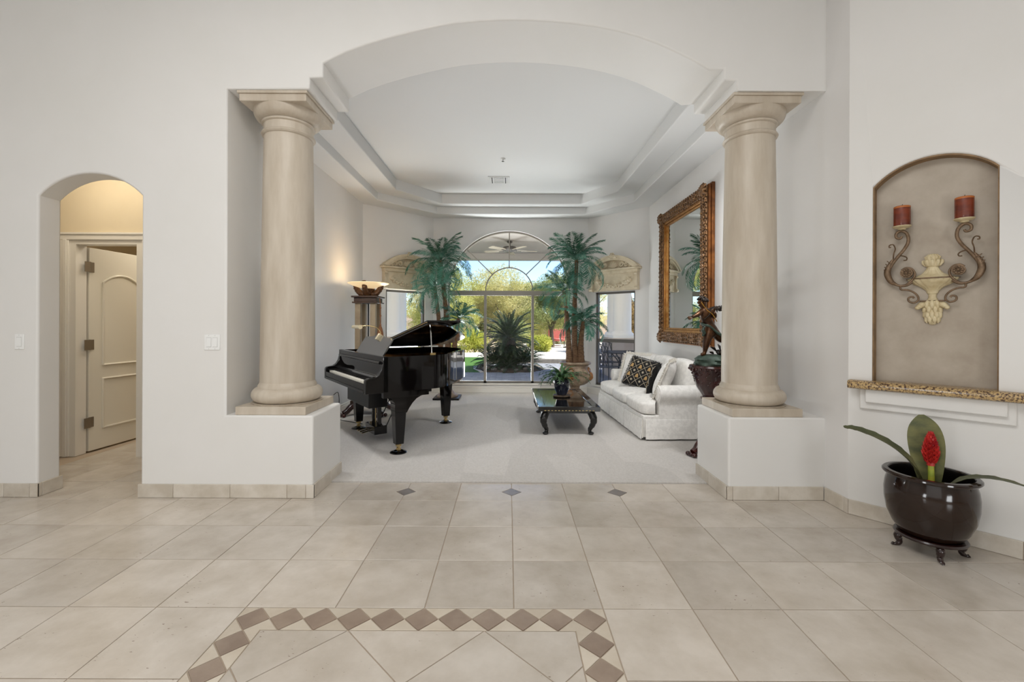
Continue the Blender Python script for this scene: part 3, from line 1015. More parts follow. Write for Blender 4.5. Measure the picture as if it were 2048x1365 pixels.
tile_base('baseboard_return', wallframe(Vector((XR, YF - 0.013, 0)), Vector((XR, 3.05, 0))), [0.0, 0.19, 0.225], 'short travertine tile beside the right pier')
tile_base('baseboard_niche', nw, [-0.004, 0.38, 0.79, 1.20, 1.6], 'travertine tile baseboard under the niche')

# ================================================================== COLUMNS
def make_column(name, label, x, y):
    t = thing(name, label, 'column', (x, y, 0.608), 0, 'stone columns of the arch')
    MB().box(-0.262, -0.262, 0, 0.262, 0.262, 0.062).build('plinth', 'stone', t, bevel=0.004)
    base = [(0.252, 0.062), (0.257, 0.07)]
    base += [(0.200 + 0.060 * math.cos(a), 0.128 + 0.058 * math.sin(a)) for a in [math.radians(-75 + 150 * i / 12) for i in range(13)]]
    base += [(0.214, 0.190), (0.214, 0.200), (0.206, 0.212), (0.201, 0.225)]
    MB().lathe(base, 56).build('torus_base', 'stone', t, smooth=50)
    H0, H1 = 0.22, 2.158
    sh = []
    for i in range(25):
        s = i / 24
        sh.append((0.2005 - 0.0215 * s ** 1.5, H0 + (H1 - H0) * s))
    MB().lathe(sh, 56).build('shaft', 'stone', t, smooth=60)
    z = 2.158
    capp = [(0.179, z - 0.005), (0.192, z), (0.199, z + 0.012), (0.192, z + 0.025), (0.182, z + 0.03), (0.181, z + 0.085), (0.194, z + 0.092), (0.196, z + 0.104), (0.190, z + 0.108)]
    capp += [(0.196 + 0.055 * math.sin(a), z + 0.112 + 0.070 * (1 - math.cos(a))) for a in [math.radians(90 * i / 8) for i in range(9)]]
    capp += [(0.251, z + 0.19)]
    MB().lathe(capp, 56).build('capital', 'stone', t, smooth=50)
    za = z + 0.188
    ab = MB().box(-0.25, -0.25, za, 0.25, 0.25, za + 0.056)
    ab.box(-0.262, -0.262, za + 0.054, 0.262, 0.262, 3.03 - 0.608)
    ab.build('abacus', 'stone', t, bevel=0.004)
    return t


make_column('column', 'round cream stone column on the left pier beside the piano', -1.768, 3.556)
make_column('column', 'round cream stone column on the right pier beside the bronze cherub', 1.930, 3.556)


# ================================================================== SWITCHES
def switch(x, z, gang, label):
    t = thing('light_switch', label, 'light switch', (x, YF, z))
    w = 0.035 if gang == 1 else 0.058
    MB().box(-w, -0.006, -0.057, w, 0, 0.057).build('plate', 'switch_white', t, bevel=0.003)
    for g in ([0] if gang == 1 else [-0.023, 0.023]):
        MB().box(g - 0.0185, -0.0068, -0.036, g + 0.0185, -0.005, 0.036).build('rocker_gap', 'switch_gap', t)
        MB().add([(g - 0.0165, -0.010, -0.033), (g + 0.0165, -0.010, -0.033), (g + 0.0165, -0.0075, 0.033), (g - 0.0165, -0.0075, 0.033),
                  (g - 0.0165, -0.004, -0.033), (g + 0.0165, -0.004, -0.033), (g + 0.0165, -0.004, 0.033), (g - 0.0165, -0.004, 0.033)],
                 [(0, 1, 2, 3), (4, 7, 6, 5), (0, 4, 5, 1), (1, 5, 6, 2), (2, 6, 7, 3), (3, 7, 4, 0)]).build('rocker', 'switch_white', t)
        for zz in (-0.049, 0.049):
            MB().tube([(g, -0.0055, zz), (g, -0.0072, zz)], 0.0028, 8).build('screw', 'switch_gap', t)


switch((40 - 1017) / F * YF, CAMZ - (684 - 648 + 4.1) / F * YF, 1, 'single white rocker switch left of the small arch')
switch((425 - 1017) / F * YF, CAMZ - (685 - 648 + 2.5) / F * YF, 2, 'double white rocker switch between arch and left column')

# ================================================================== NICHE: SHELF, SCONCE, CANDLES
sh = MB()
prof = [(-0.075, 0.872), (-0.086, 0.880), (-0.090, 0.898), (-0.086, 0.917), (-0.075, 0.925), (0.083, 0.925), (0.083, 0.872)]


def shelf_fn(d, v, u): return nw(u, v, d)


sh.prism([(d, v) for d, v in prof if d < 0.0] + [(0.0, 0.925), (0.0, 0.872)], shelf_fn, 0.012, 1.05)
sh.prism([(-0.002, 0.9005), (-0.002, 0.925), (0.084, 0.925), (0.084, 0.9005)], shelf_fn, NU0 + 0.002, NU1 - 0.002)
tag(sh.build('granite_shelf', 'granite', smooth=40), 'speckled brown granite shelf along the bottom of the niche', 'shelf')

NC = (NU0 + NU1) / 2
sc = thing('wall_sconce', 'iron and cream urn wall sconce with two scrolled candle arms in the niche', 'sconce', nw(NC, 1.29, 0.083), math.atan2(ND.y, ND.x))
sc.scale = (0.785, 0.785, 0.785)
# local: x along the wall to the right, -y out of the wall
# cream urn, a half body against the wall
urn = [(0.0, 0.262), (0.030, 0.266), (0.034, 0.285), (0.055, 0.315), (0.098, 0.345), (0.122, 0.372), (0.126, 0.386), (0.112, 0.394), (0.085, 0.404), (0.055, 0.425), (0.036, 0.455), (0.030, 0.478), (0.036, 0.484)]
def half(mb):
    mb.v = [(x, min(y * 0.62, 0.0), z) for x, y, z in mb.v]
    return mb
fl = lambda a, j, z: 1 + 0.035 * math.cos(14 * a)
half(MB().lathe([(r * 1.12, z) for r, z in urn], 72, wob=lambda a, j, z: 1 + (0.085 * abs(math.sin(9 * a)) if 3 <= j <= 10 else 0))).build('urn', 'sconce_cream', sc, smooth=40)
half(MB().lathe([(0.040, 0.200), (0.034, 0.212), (0.024, 0.235), (0.026, 0.262), (0.034, 0.268)], 24)).build('stem', 'sconce_cream', sc, smooth=40)
fin = MB().lathe([(0.036, 0.480), (0.050, 0.492), (0.052, 0.515), (0.046, 0.53), (0.044, 0.55), (0.036, 0.568), (0.018, 0.582), (0.0, 0.586)], 32, wob=lambda a, j, z: 1 + 0.07 * math.cos(7 * a + j))
half(fin)
for q in range(5):
    a = PI * (q + 0.5) / 5
    c_, s_ = math.cos(a), -math.sin(a) * 0.62
    fin.tube([(0.044 * c_, 0.044 * s_, 0.488), (0.056 * c_, 0.056 * s_, 0.512), (0.060 * c_, 0.060 * s_, 0.535), (0.066 * c_, 0.066 * s_, 0.530)], [0.008, 0.014, 0.010, 0.003], 6)
    fin.tube([(0.036 * c_, 0.036 * s_, 0.535), (0.042 * c_, 0.042 * s_, 0.555), (0.024 * c_, 0.024 * s_, 0.580)], [0.008, 0.012, 0.004], 6)
fin.build('finial', 'sconce_cream', sc, smooth=50)
drop = MB().lathe([(0.0, 0.012), (0.020, 0.018), (0.030, 0.045), (0.044, 0.09), (0.047, 0.14), (0.052, 0.16), (0.056, 0.185), (0.050, 0.205)], 36, wob=lambda a, j, z: 1 + 0.09 * math.cos(6 * a + j * 1.2))
half(drop)
for row, (zz, rr_, nn) in enumerate(((0.185, 0.050, 5), (0.145, 0.046, 4), (0.105, 0.042, 5), (0.070, 0.034, 4))):
    for q in range(nn):
        a = PI * (q + 0.5) / nn
        c_, s_ = math.cos(a), -math.sin(a) * 0.62
        drop.tube([(rr_ * 0.85 * c_, rr_ * 0.85 * s_, zz + 0.022), (rr_ * 1.06 * c_, rr_ * 1.06 * s_, zz), (rr_ * 1.12 * c_, rr_ * 1.12 * s_, zz - 0.026), (rr_ * 0.98 * c_, rr_ * 0.98 * s_, zz - 0.045)], [0.010, 0.017, 0.014, 0.003], 7)
drop.build('acanthus_drop', 'sconce_cream', sc, smooth=50)
for s in (-1, 1):
    lf = MB()
    for k in range(3):
        lf.ball((s * (0.062 + 0.012 * k), -0.03, 0.175 - 0.012 * k), (0.026 - 0.004 * k, 0.024, 0.022 - 0.003 * k), 10, 6)
    lf.build('side_leaf', 'sconce_cream', sc, smooth=60)
collar = MB()
collar.tube([(0.135 * math.cos(a), -0.092 * math.sin(a) - 0.004, 0.386) for a in [PI * i / 20 for i in range(21)]], 0.006, 6)
collar.tube([(-0.16, -0.006, 0.386), (0.16, -0.006, 0.386)], 0.005, 6)
collar.build('collar', 'sconce_iron', sc, smooth=60)
MB().tube([(-0.075, -0.022, 0.205), (0.075, -0.022, 0.205)], 0.006, 6).build('tie_bar', 'sconce_iron', sc, smooth=60)
for s in (-1, 1):
    O = -0.055
    V = lambda x, z, y=O: Vector((s * x, y, z))
    # big C scroll from the urn up to the candle
    path = spline([V(0.115, 0.36), V(0.15, 0.335), V(0.19, 0.335), V(0.235, 0.36), V(0.262, 0.41), V(0.262, 0.47), V(0.235, 0.53), V(0.20, 0.585), V(0.163, 0.64),
                   V(0.140, 0.70), V(0.150, 0.762), V(0.185, 0.790), V(0.215, 0.772), V(0.215, 0.738), V(0.190, 0.728), V(0.180, 0.745)], 5)
    n_ = len(path)
    arm = MB().tube(path, [0.008 + 0.004 * math.sin(PI * i / n_) for i in range(n_)], 8)
    # rosette curl next to the urn
    c1 = spline([V(0.19, 0.335), V(0.150, 0.345), V(0.112, 0.385), V(0.100, 0.430), V(0.120, 0.470), V(0.155, 0.480), V(0.182, 0.462)], 5)
    arm.tube(c1, 0.008, 8)
    # lower curl to the foot of the urn
    c2 = spline([V(0.19, 0.335), V(0.185, 0.305), V(0.150, 0.300), V(0.110, 0.280), V(0.082, 0.245), V(0.080, 0.212), V(0.105, 0.192), V(0.135, 0.205), V(0.138, 0.232), V(0.115, 0.242), V(0.105, 0.228)], 5)
    arm.tube(c2, 0.007, 8)
    c3 = spline([V(0.225, 0.552), V(0.205, 0.580), V(0.175, 0.582), V(0.150, 0.565), V(0.152, 0.545), V(0.170, 0.545)], 5)
    arm.tube(c3, 0.005, 6)
    c4 = spline([V(0.235, 0.53), V(0.232, 0.60), V(0.222, 0.645), V(0.235, 0.682), V(0.258, 0.680), V(0.260, 0.662), V(0.248, 0.662)], 5)
    arm.tube(c4, 0.005, 6)
    arm.tube([V(0.12, 0.37, O), V(0.11, 0.372, -0.01)], 0.007, 6)
    arm.build('scroll_arm', 'sconce_iron', sc, smooth=60)
    leaf_ = MB()
    lp = spline([V(0.205, 0.340), V(0.248, 0.375), V(0.272, 0.44), V(0.262, 0.50), V(0.235, 0.56)], 5)
    n_ = len(lp)
    leaf_.tube(lp, [0.006 + 0.017 * math.sin(PI * i / (n_ - 1)) ** 0.8 for i in range(n_)], 8)
    for k in range(3, n_ - 2, 2):
        p = lp[k]
        leaf_.tube([p + Vector((s * -0.016, -0.006, -0.010)), p + Vector((s * 0.006, -0.018, 0.010)), p + Vector((s * 0.020, -0.004, 0.024))], 0.004, 5)
    leaf_.build('acanthus_leaf', 'sconce_iron', sc, smooth=60)
    ro = MB()
    ro.tube([V(0.150, 0.438, O + 0.025), V(0.150, 0.438, O - 0.018)], 0.040, 18)
    for k in range(9):
        a = 2 * PI * k / 9
        ro.ball((s * 0.150 + 0.024 * math.cos(a), O - 0.020, 0.438 + 0.024 * math.sin(a)), (0.010, 0.007, 0.010), 7, 5)
    ro.ball((s * 0.150, O - 0.022, 0.438), (0.012, 0.009, 0.012), 8, 5)
    ro.build('rosette', 'sconce_iron', sc, smooth=50)
    MB().lathe([(0.012, 0.795), (0.026, 0.800), (0.026, 0.808), (0.050, 0.815), (0.060, 0.824), (0.060, 0.829)], 28, (s * 0.180, O - 0.002, 0)).build('drip_pan', 'sconce_cream', sc, smooth=40)
for s, lb in ((-1, 'brown pillar candle on the left arm of the wall sconce'), (1, 'brown pillar candle on the right arm of the wall sconce')):
    p = sc.matrix_basis @ Vector((s * 0.180, -0.057, 0.829))
    ca = thing('pillar_candle', lb, 'candle', p)
    MB().lathe([(0.041, 0.0), (0.0425, 0.004), (0.0425, 0.118), (0.042, 0.121)], 32).build('wax', 'candle_wax', ca, smooth=40)
    MB().lathe([(0.0425, 0.115), (0.0427, 0.124), (0.038, 0.128), (0.030, 0.122), (0.0, 0.120)], 32).build('rim', 'candle_top', ca, smooth=40)
    MB().tube([(0, 0, 0.118), (0.001, 0, 0.136), (0.004, 0, 0.142)], 0.0016, 5).build('wick', 'wick', ca)

# ================================================================== GLAZED PLANTER
PX, PY = 2.425, 2.545
ps = thing('plant_stand', 'round dark wooden stand with curved feet under the glazed planter', 'stand', (PX, PY, 0))
MB().lathe([(0.125, 0.080), (0.150, 0.080), (0.160, 0.086), (0.162, 0.093), (0.156, 0.100), (0.140, 0.102), (0.138, 0.097), (0.0, 0.096)], 40).build('ring', 'stand_wood', ps, smooth=40)
for k in range(4):
    a = math.radians(244 + 90 * k)
    c_, s_ = math.cos(a), math.sin(a)
    pr = [(0.130, 0.084, 0.017), (0.140, 0.070, 0.020), (0.144, 0.054, 0.018), (0.136, 0.036, 0.014), (0.136, 0.022, 0.014), (0.150, 0.010, 0.016), (0.164, 0.009, 0.013), (0.170, 0.012, 0.008)]
    pts = [(r * c_, r * s_, z) for r, z, w in pr]
    sp = spline(pts, 4)
    rr = [pr[min(len(pr) - 1, i // 4)][2] for i in range(len(sp))]
    MB().tube(sp, [min(r_, p_.z - 0.0005) if p_.z < 0.02 else r_ for r_, p_ in zip(rr, sp)], 10).build('leg', 'stand_wood', ps, smooth=60)
bowl = thing('planter_bowl', 'dark brown glazed fishbowl planter on the wooden stand', 'planter', (PX, PY, 0.102))
bp_ = [(0.0, 0.0), (0.128, 0.0), (0.142, 0.006), (0.170, 0.05), (0.193, 0.11), (0.204, 0.18), (0.205, 0.24), (0.199, 0.285), (0.190, 0.315), (0.188, 0.322), (0.208, 0.328), (0.214, 0.336), (0.213, 0.344), (0.206, 0.350), (0.186, 0.351), (0.181, 0.345)]
MB().lathe(bp_, 64, caps=False).build('body', 'glaze_brown', bowl, smooth=35)
MB().lathe([(0.183, 0.348), (0.180, 0.325), (0.188, 0.28), (0.192, 0.20), (0.18, 0.10), (0.15, 0.03), (0.0, 0.025)], 48, caps=False).build('inside', 'glaze_inside', bowl, smooth=60)

br = thing('bromeliad', 'red ginger flower with three long leaves in the glazed planter', 'plant', (PX - 0.02, PY - 0.03, 0.160))


def blade(path, widths, normal_hint, fold=0.25, wav=0.0):
    """a leaf blade with a fold along its midrib"""
    mb = MB()
    fr = frames_along(path)
    n_ = len(fr)
    vs2, fs2 = [], []
    for i, (p, x, y) in enumerate(fr):
        t_ = (fr[min(i + 1, n_ - 1)][0] - fr[max(i - 1, 0)][0]).normalized()
        side = t_.cross(Vector(normal_hint)).normalized()
        nrm = side.cross(t_)
        w = widths[i]
        wv = wav * math.sin(i * 2.1)
        vs2 += [p - side * w + nrm * (fold * w + wv), p - side * w * 0.5 + nrm * (fold * w * 0.35), p, p + side * w * 0.5 + nrm * (fold * w * 0.35), p + side * w + nrm * (fold * w - wv)]
        vs2 += [q - nrm * 0.002 for q in vs2[-5:]]
    for i in range(n_ - 1):
        for k in range(4):
            a = i * 10 + k; b = a + 10
            fs2 += [(a, a + 1, b + 1, b), (a + 5, b + 5, b + 6, a + 6)]
        for k in (0, 4):
            a = i * 10 + k; b = a + 10
            fs2.append((a, b, b + 5, a + 5))
    mb.add(vs2, fs2)
    return mb


pt = spline([(0.02, 0.03, 0.08), (0.02, 0.035, 0.25), (0.015, 0.045, 0.42), (0.012, 0.06, 0.54), (0.01, 0.075, 0.615)], 5)
n_ = len(pt)
blade(pt, [0.012 + 0.068 * math.sin(PI * min(1, (i / (n_ - 1)) ** 1.25)) ** 0.85 * (1 if i < n_ - 1 else 0) for i in range(n_)], (-0.7, -0.75, 0.1), 0.12).build('upright_leaf', 'brom_leaf', br, smooth=60)
pt = spline([(-0.01, 0.0, 0.06), (-0.05, -0.01, 0.20), (-0.12, -0.02, 0.34), (-0.20, 0.00, 0.43), (-0.30, 0.02, 0.495), (-0.40, 0.04, 0.535), (-0.46, 0.05, 0.545)], 5)
n_ = len(pt)
blade(pt, [0.010 + 0.034 * math.sin(PI * (i / (n_ - 1)) ** 0.9) for i in range(n_)], (0.25, -0.5, 1), 0.35, 0.002).build('leaf', 'brom_edge', br, smooth=60)
pt = spline([(0.03, 0.0, 0.06), (0.05, -0.02, 0.19), (0.10, -0.07, 0.285), (0.18, -0.14, 0.318), (0.27, -0.21, 0.305), (0.36, -0.28, 0.262)], 5)
n_ = len(pt)
blade(pt, [0.008 + 0.030 * math.sin(PI * (i / (n_ - 1)) ** 0.9) for i in range(n_)], (0, 0, 1), 0.2, 0.002).build('leaf', 'brom_edge', br, smooth=60)
MB().tube([(0.0, 0.0, 0.02), (0.003, 0.0, 0.16), (0.0, 0.005, 0.37)], [0.013, 0.017, 0.013], 10).build('stem', 'flower_stem', br, smooth=60)
fm = MB()
for k in range(13):
    z = 0.355 + 0.0128 * k
    R_ = 0.042 * (1 - (k / 14) ** 2.2) * (0.72 + 0.28 * min(1, k / 3))
    for j in range(7):
        a = 2 * PI * (j / 7 + 0.5 * (k % 2) / 7)
        c_, s_ = math.cos(a), math.sin(a)
        fm.add([(0.3 * R_ * c_, 0.005 + 0.3 * R_ * s_, z - 0.006), (0.85 * R_ * c_ - 0.012 * s_, 0.005 + 0.85 * R_ * s_ + 0.012 * c_, z + 0.006),
                (1.05 * R_ * c_, 0.005 + 1.05 * R_ * s_, z + 0.026), (0.85 * R_ * c_ + 0.012 * s_, 0.005 + 0.85 * R_ * s_ - 0.012 * c_, z + 0.006),
                (0.55 * R_ * c_, 0.005 + 0.55 * R_ * s_, z + 0.018)], [(0, 3, 2, 1), (0, 1, 4), (1, 2, 4), (2, 3, 4), (3, 0, 4)])
fm.tube([(0, 0.005, 0.34), (0, 0.005, 0.50), (0, 0.005, 0.535)], [0.018, 0.018, 0.004], 8)
fm.build('flower_spike', 'flower_red', br)

# ================================================================== GRAND PIANO
# local frame: x to the player's right, y towards the tail
pn = thing('grand_piano', 'black lacquered baby grand piano with its lid propped up', 'piano', (-1.458, 4.91, 0.010), math.atan2(-0.807, 0.59))
ZB, ZR = 0.625, 0.965      # bottom and top of the rim
ctl = [(0.75, 0.26), (0.735, 0.38), (0.665, 0.52), (0.53, 0.66), (0.38, 0.79), (0.24, 0.92), (0.10, 1.05), (-0.06, 1.16), (-0.26, 1.22), (-0.48, 1.21), (-0.66, 1.13), (-0.745, 0.98), (-0.75, 0.80)]
curve = [(p.x, p.y) for p in spline([(a, b, 0) for a, b in ctl], 4)]
YFR = -0.20
rim_out = [(0.75, YFR)] + curve + [(-0.75, YFR)]


def inset_poly(poly, d):
    out = []
    n_ = len(poly)
    for i in range(n_):
        a = Vector(poly[i - 1]); b = Vector(poly[i]); c = Vector(poly[(i + 1) % n_])
        e1 = (b - a).normalized(); e2 = (c - b).normalized()
        n1 = Vector((-e1.y, e1.x)); n2 = Vector((-e2.y, e2.x))
        k = 1 + n1.dot(n2)
        mm = (n1 + n2) / k if k > 0.2 else n1
        out.append((b.x + mm.x * d, b.y + mm.y * d))
    return out


def xy(u, v, d): return (u, v, d)


rim_in = inset_poly(rim_out, 0.045)
n_ = len(rim_out)
vs_ = [(x, y, ZB) for x, y in rim_out] + [(x, y, ZR) for x, y in rim_out] + [(x, y, ZB) for x, y in rim_in] + [(x, y, ZR) for x, y in rim_in]
fs_ = []
for i in range(n_):
    k = (i + 1) % n_
    fs_ += [(i, k, n_ + k, n_ + i), (2 * n_ + k, 2 * n_ + i, 3 * n_ + i, 3 * n_ + k), (n_ + i, n_ + k, 3 * n_ + k, 3 * n_ + i), (k, i, 2 * n_ + i, 2 * n_ + k)]
rim = mesh_obj('rim', vs_, fs_, 'black_lacquer', pn, smooth=30)
MB().prism(inset_poly(rim_out, 0.04), xy, ZB + 0.02, ZB + 0.05).build('bottom_board', 'black_satin', pn)
MB().prism(inset_poly(rim_out, 0.046), xy, 0.855, 0.868).build('soundboard', 'piano_gold', pn)
# iron plate struts and the felt rail inside
for x0_, y0_, x1_, y1_ in ((-0.55, 0.1, -0.45, 1.05), (-0.25, 0.1, -0.2, 1.1), (0.05, 0.1, 0.05, 0.98), (0.35, 0.1, 0.30, 0.75)):
    MB().tube([(x0_, y0_, 0.885), (x1_, y1_, 0.885)], 0.014, 6).build('plate_strut', 'piano_gold', pn)
MB().box(-0.70, 0.02, 0.868, 0.70, 0.10, 0.905).build('pin_block', 'piano_gold', pn)
strg = MB()
for i in range(36):
    x = -0.68 + i * 0.038
    y1_ = 1.05 if x < -0.1 else max(0.35, 1.0 - (x + 0.1) * 0.95)
    strg.tube([(x, 0.08, 0.897), (x * 0.96, y1_, 0.897)], 0.0012, 3)
st_ = strg.build('strings', 'brass', pn); st_['kind'] = 'stuff'
# arms (cheeks) with the curved front
ch = [(-0.37, ZB), (YFR + 0.05, ZB), (YFR + 0.05, ZR), (YFR, ZR), (YFR - 0.004, 0.90), (YFR - 0.018, 0.845), (YFR - 0.045, 0.80), (YFR - 0.085, 0.775), (-0.345, 0.768), (-0.364, 0.758), (-0.37, 0.74)]
for x0_, x1_ in ((-0.75, -0.685), (0.685, 0.75)):
    MB().prism(ch, lambda u, v, d: (d, u, v), x0_, x1_).build('arm', 'black_lacquer', pn, bevel=0.005)
MB().box(-0.685, -0.362, ZB, 0.685, YFR + 0.05, 0.69).build('keybed', 'black_lacquer', pn)
MB().box(-0.685, -0.368, 0.655, 0.685, -0.345, 0.715).build('key_slip', 'black_lacquer', pn, bevel=0.004)
MB().box(-0.685, -0.372, ZB, 0.685, -0.345, 0.652).build('keybed_rail', 'black_lacquer', pn, bevel=0.004)
for s in (-1, 1):
    MB().box(s * 0.685, -0.345, 0.69, s * 0.612, YFR + 0.02, 0.742).build('key_block', 'black_lacquer', pn, bevel=0.004)
wk = MB()
kw = 1.224 / 52
for i in range(52):
    x = -0.612 + i * kw
    wk.box(x + 0.0006, -0.344, 0.69, x + kw - 0.0006, YFR + 0.02, 0.728)
wk.build('white_keys', 'ivory', pn)
bk = MB()
pat = [1, 1, 0, 1, 1, 1, 0]
for i in range(51):
    if pat[(i + 5) % 7]:
        x = -0.612 + (i + 1) * kw
        bk.taper((x, -0.245), (0.006, 0.052), 0.728, (0.0045, 0.047), 0.741)
bk.build('black_keys', 'black_satin', pn)
# fallboard, opened upright and leaning back
MB().add([(-0.685, YFR - 0.005, 0.742), (0.685, YFR - 0.005, 0.742), (0.685, YFR + 0.03, 0.90), (-0.685, YFR + 0.03, 0.90),
          (-0.685, YFR + 0.03, 0.742), (0.685, YFR + 0.03, 0.742), (0.685, YFR + 0.05, 0.90), (-0.685, YFR + 0.05, 0.90)],
         [(0, 1, 2, 3), (4, 7, 6, 5), (0, 4, 5, 1), (1, 5, 6, 2), (2, 6, 7, 3), (3, 7, 4, 0)]).build('fallboard', 'desk_black', pn)
MB().tube([(-0.68, YFR - 0.012, 0.905), (0.68, YFR - 0.012, 0.905)], 0.014, 8).build('fallboard_lip', 'black_lacquer', pn, smooth=60)
MB().box(-0.70, YFR + 0.03, 0.895, 0.70, YFR + 0.30, 0.915).build('desk_shelf', 'black_lacquer', pn, bevel=0.003)
MB().tube([(-0.68, YFR + 0.045, 0.925), (0.60, YFR + 0.045, 0.925)], 0.009, 6).build('desk_slide', 'black_satin', pn)
# music desk: a tilted board with a swept top edge
dk = [(-0.43, 0.0), (0.43, 0.0), (0.43, 0.235), (0.40, 0.250), (0.20, 0.258), (0.12, 0.275), (0.0, 0.282), (-0.12, 0.275), (-0.20, 0.258), (-0.40, 0.250), (-0.43, 0.235)]
ca_, sa_ = math.cos(math.radians(32)), math.sin(math.radians(32))
MB().prism(dk, lambda u, v, d: (u, YFR + 0.085 + v * sa_ + d * ca_, 0.918 + v * ca_ - d * sa_), 0.0, 0.016).build('music_desk', 'desk_black', pn, bevel=0.002)
# lid: hinge along the bass side, raised on the short stick
ALPHA = math.radians(11.5)
YL = 0.26                      # where the front flap folds back


def lidp(x, y, z):
    """point of the closed lid (z above the rim) turned up round the bass-side hinge"""
    dx = x + 0.755
    c_, s_ = math.cos(ALPHA), math.sin(ALPHA)
    return (-0.755 + dx * c_ - z * s_, y, ZR + 0.006 + dx * s_ + z * c_)


lid_poly = [(0.76, YL)] + [(a * 1.013, b + 0.008) for a, b in curve if b > YL] + [(-0.757, YL)]
MB().prism(lid_poly, lidp, 0.0, 0.022).build('lid', 'black_lacquer', pn, smooth=30)
MB().prism([(-0.757, YL), (0.76, YL), (0.76, YL + 0.39), (-0.757, YL + 0.39)], lidp, 0.026, 0.046).build('lid_flap', 'black_lacquer', pn, bevel=0.003)
MB().tube([lidp(-0.75, YL - 0.002, 0.024), lidp(0.755, YL - 0.002, 0.024)], 0.006, 6).build('lid_hinge', 'brass', pn)
MB().tube([(0.70, 0.33, 0.90), lidp(0.62, 0.36, 0.0)], 0.0065, 6).build('prop_stick', 'chrome', pn)
MB().box(0.715, 0.30, 0.93, 0.706, 0.36, 0.985).build('stick_socket', 'brass', pn)
# legs
for k, (lx, ly) in enumerate(((0.625, 0.0), (-0.625, 0.0), (-0.30, 1.02))):
    lg = MB()
    lg.taper((lx, ly), (0.040, 0.040), 0.090, (0.062, 0.062), 0.50)
    lg.box(lx - 0.062, ly - 0.062, 0.50, lx + 0.062, ly + 0.062, 0.59)
    leg_ = lg.build('leg', 'black_lacquer', pn, bevel=0.003)
    br_ = MB()
    if k < 2:
        prof_ = [(-0.0615, 0.42), (-0.0615, 0.50), (-0.11, 0.565), (-0.16, 0.59), (-0.16, ZB), (0.33, ZB), (0.33, 0.588), (0.265, 0.588), (0.265, 0.566), (0.215, 0.556), (0.165, 0.532), (0.122, 0.492), (0.088, 0.445), (0.0615, 0.40)]
        br_.prism(prof_, lambda u, v, d: (lx + d, ly + u, v), -0.0625, 0.0625)
    else:
        br_.taper((lx, ly), (0.072, 0.072), 0.55, (0.125, 0.125), ZB)
    br_.build('leg_bracket', 'black_lacquer', leg_, bevel=0.003)
    cs = MB().lathe([(0.028, 0.066), (0.031, 0.090), (0.026, 0.094)], 14, (lx, ly, 0))
    cs.tube([(lx - 0.012, ly, 0.034), (lx + 0.012, ly, 0.034)], 0.022, 14)
    cs.box(lx - 0.017, ly - 0.007, 0.028, lx + 0.017, ly + 0.007, 0.072)
    cs.build('caster', 'brass', leg_, smooth=40)
    MB().lathe([(0.0, 0.0), (0.078, 0.0), (0.085, 0.005), (0.080, 0.012), (0.050, 0.020), (0.040, 0.012), (0.0, 0.012)], 24, (lx, ly, 0)).build('caster_cup', 'black_lacquer', leg_, smooth=40)
for s in (-1, 1):
    MB().box(s * 0.69, YFR, 0.57, s * 0.749, 0.27, 0.64).build('case_block', 'black_lacquer', pn, bevel=0.003)
# box hung below the keybed
MB().box(-0.37, -0.21, 0.415, 0.36, -0.01, ZB).build('under_box', 'black_satin', pn, bevel=0.006)
# pedal lyre
ly_ = MB()
for s in (-1, 1):
    ly_.box(s * 0.085 - 0.018, -0.02, 0.17, s * 0.085 + 0.018, 0.02, ZB)
ly_.box(-0.15, -0.075, 0.085, 0.15, 0.065, 0.175)
ly_.build('pedal_lyre', 'black_lacquer', pn, bevel=0.006)
for s in (-1, 1):
    MB().tube([(s * 0.11, 0.05, 0.12), (s * 0.12, 0.30, ZB)], 0.006, 6).build('lyre_brace', 'black_satin', pn)
for x in (-0.07, 0.0, 0.07):
    MB().tube([(x, -0.06, 0.125), (x, -0.13, 0.118), (x, -0.185, 0.108)], [0.010, 0.012, 0.017], 8, 0.45).build('pedal', 'brass', pn, smooth=60)
for x in (-0.03, 0.03):
    MB().tube([(x, 0.0, 0.16), (x, 0.0, ZB)], 0.004, 6).build('pedal_rod', 'brass', pn)

# brass lamp on the music desk
lp_ = thing('piano_lamp', 'brass piano lamp clipped to the music desk', 'lamp', (0, 0, 0))
Mp = pn.matrix_basis
top_ = Vector((0.03, YFR + 0.085 + 0.276 * sa_, 0.918 + 0.276 * ca_))
lp_.location = Mp @ top_
lp_.rotation_euler = (0, 0, math.atan2(-0.807, 0.59))
MB().box(-0.020, -0.030, -0.065, 0.020, 0.020, 0.008).xf(Matrix.Rotation(-math.radians(32), 4, 'X')).build('clip', 'brass_pale', lp_, bevel=0.003)
MB().tube(spline([(0, 0.0, 0.0), (0.0, -0.005, 0.04), (-0.015, -0.045, 0.085), (-0.05, -0.13, 0.105), (-0.10, -0.22, 0.095)], 6), 0.005, 8).build('arm', 'brass', lp_, smooth=60)
shd = MB().tube([(0.0, -0.225, 0.092), (-0.25, -0.225, 0.092)], 0.019, 16)
shd.build('shade', 'brass_pale', lp_, smooth=40)
MB().tube([(0.006, -0.225, 0.092), (-0.002, -0.225, 0.092)], 0.023, 18).build('shade_end', 'brass_pale', lp_, smooth=40)

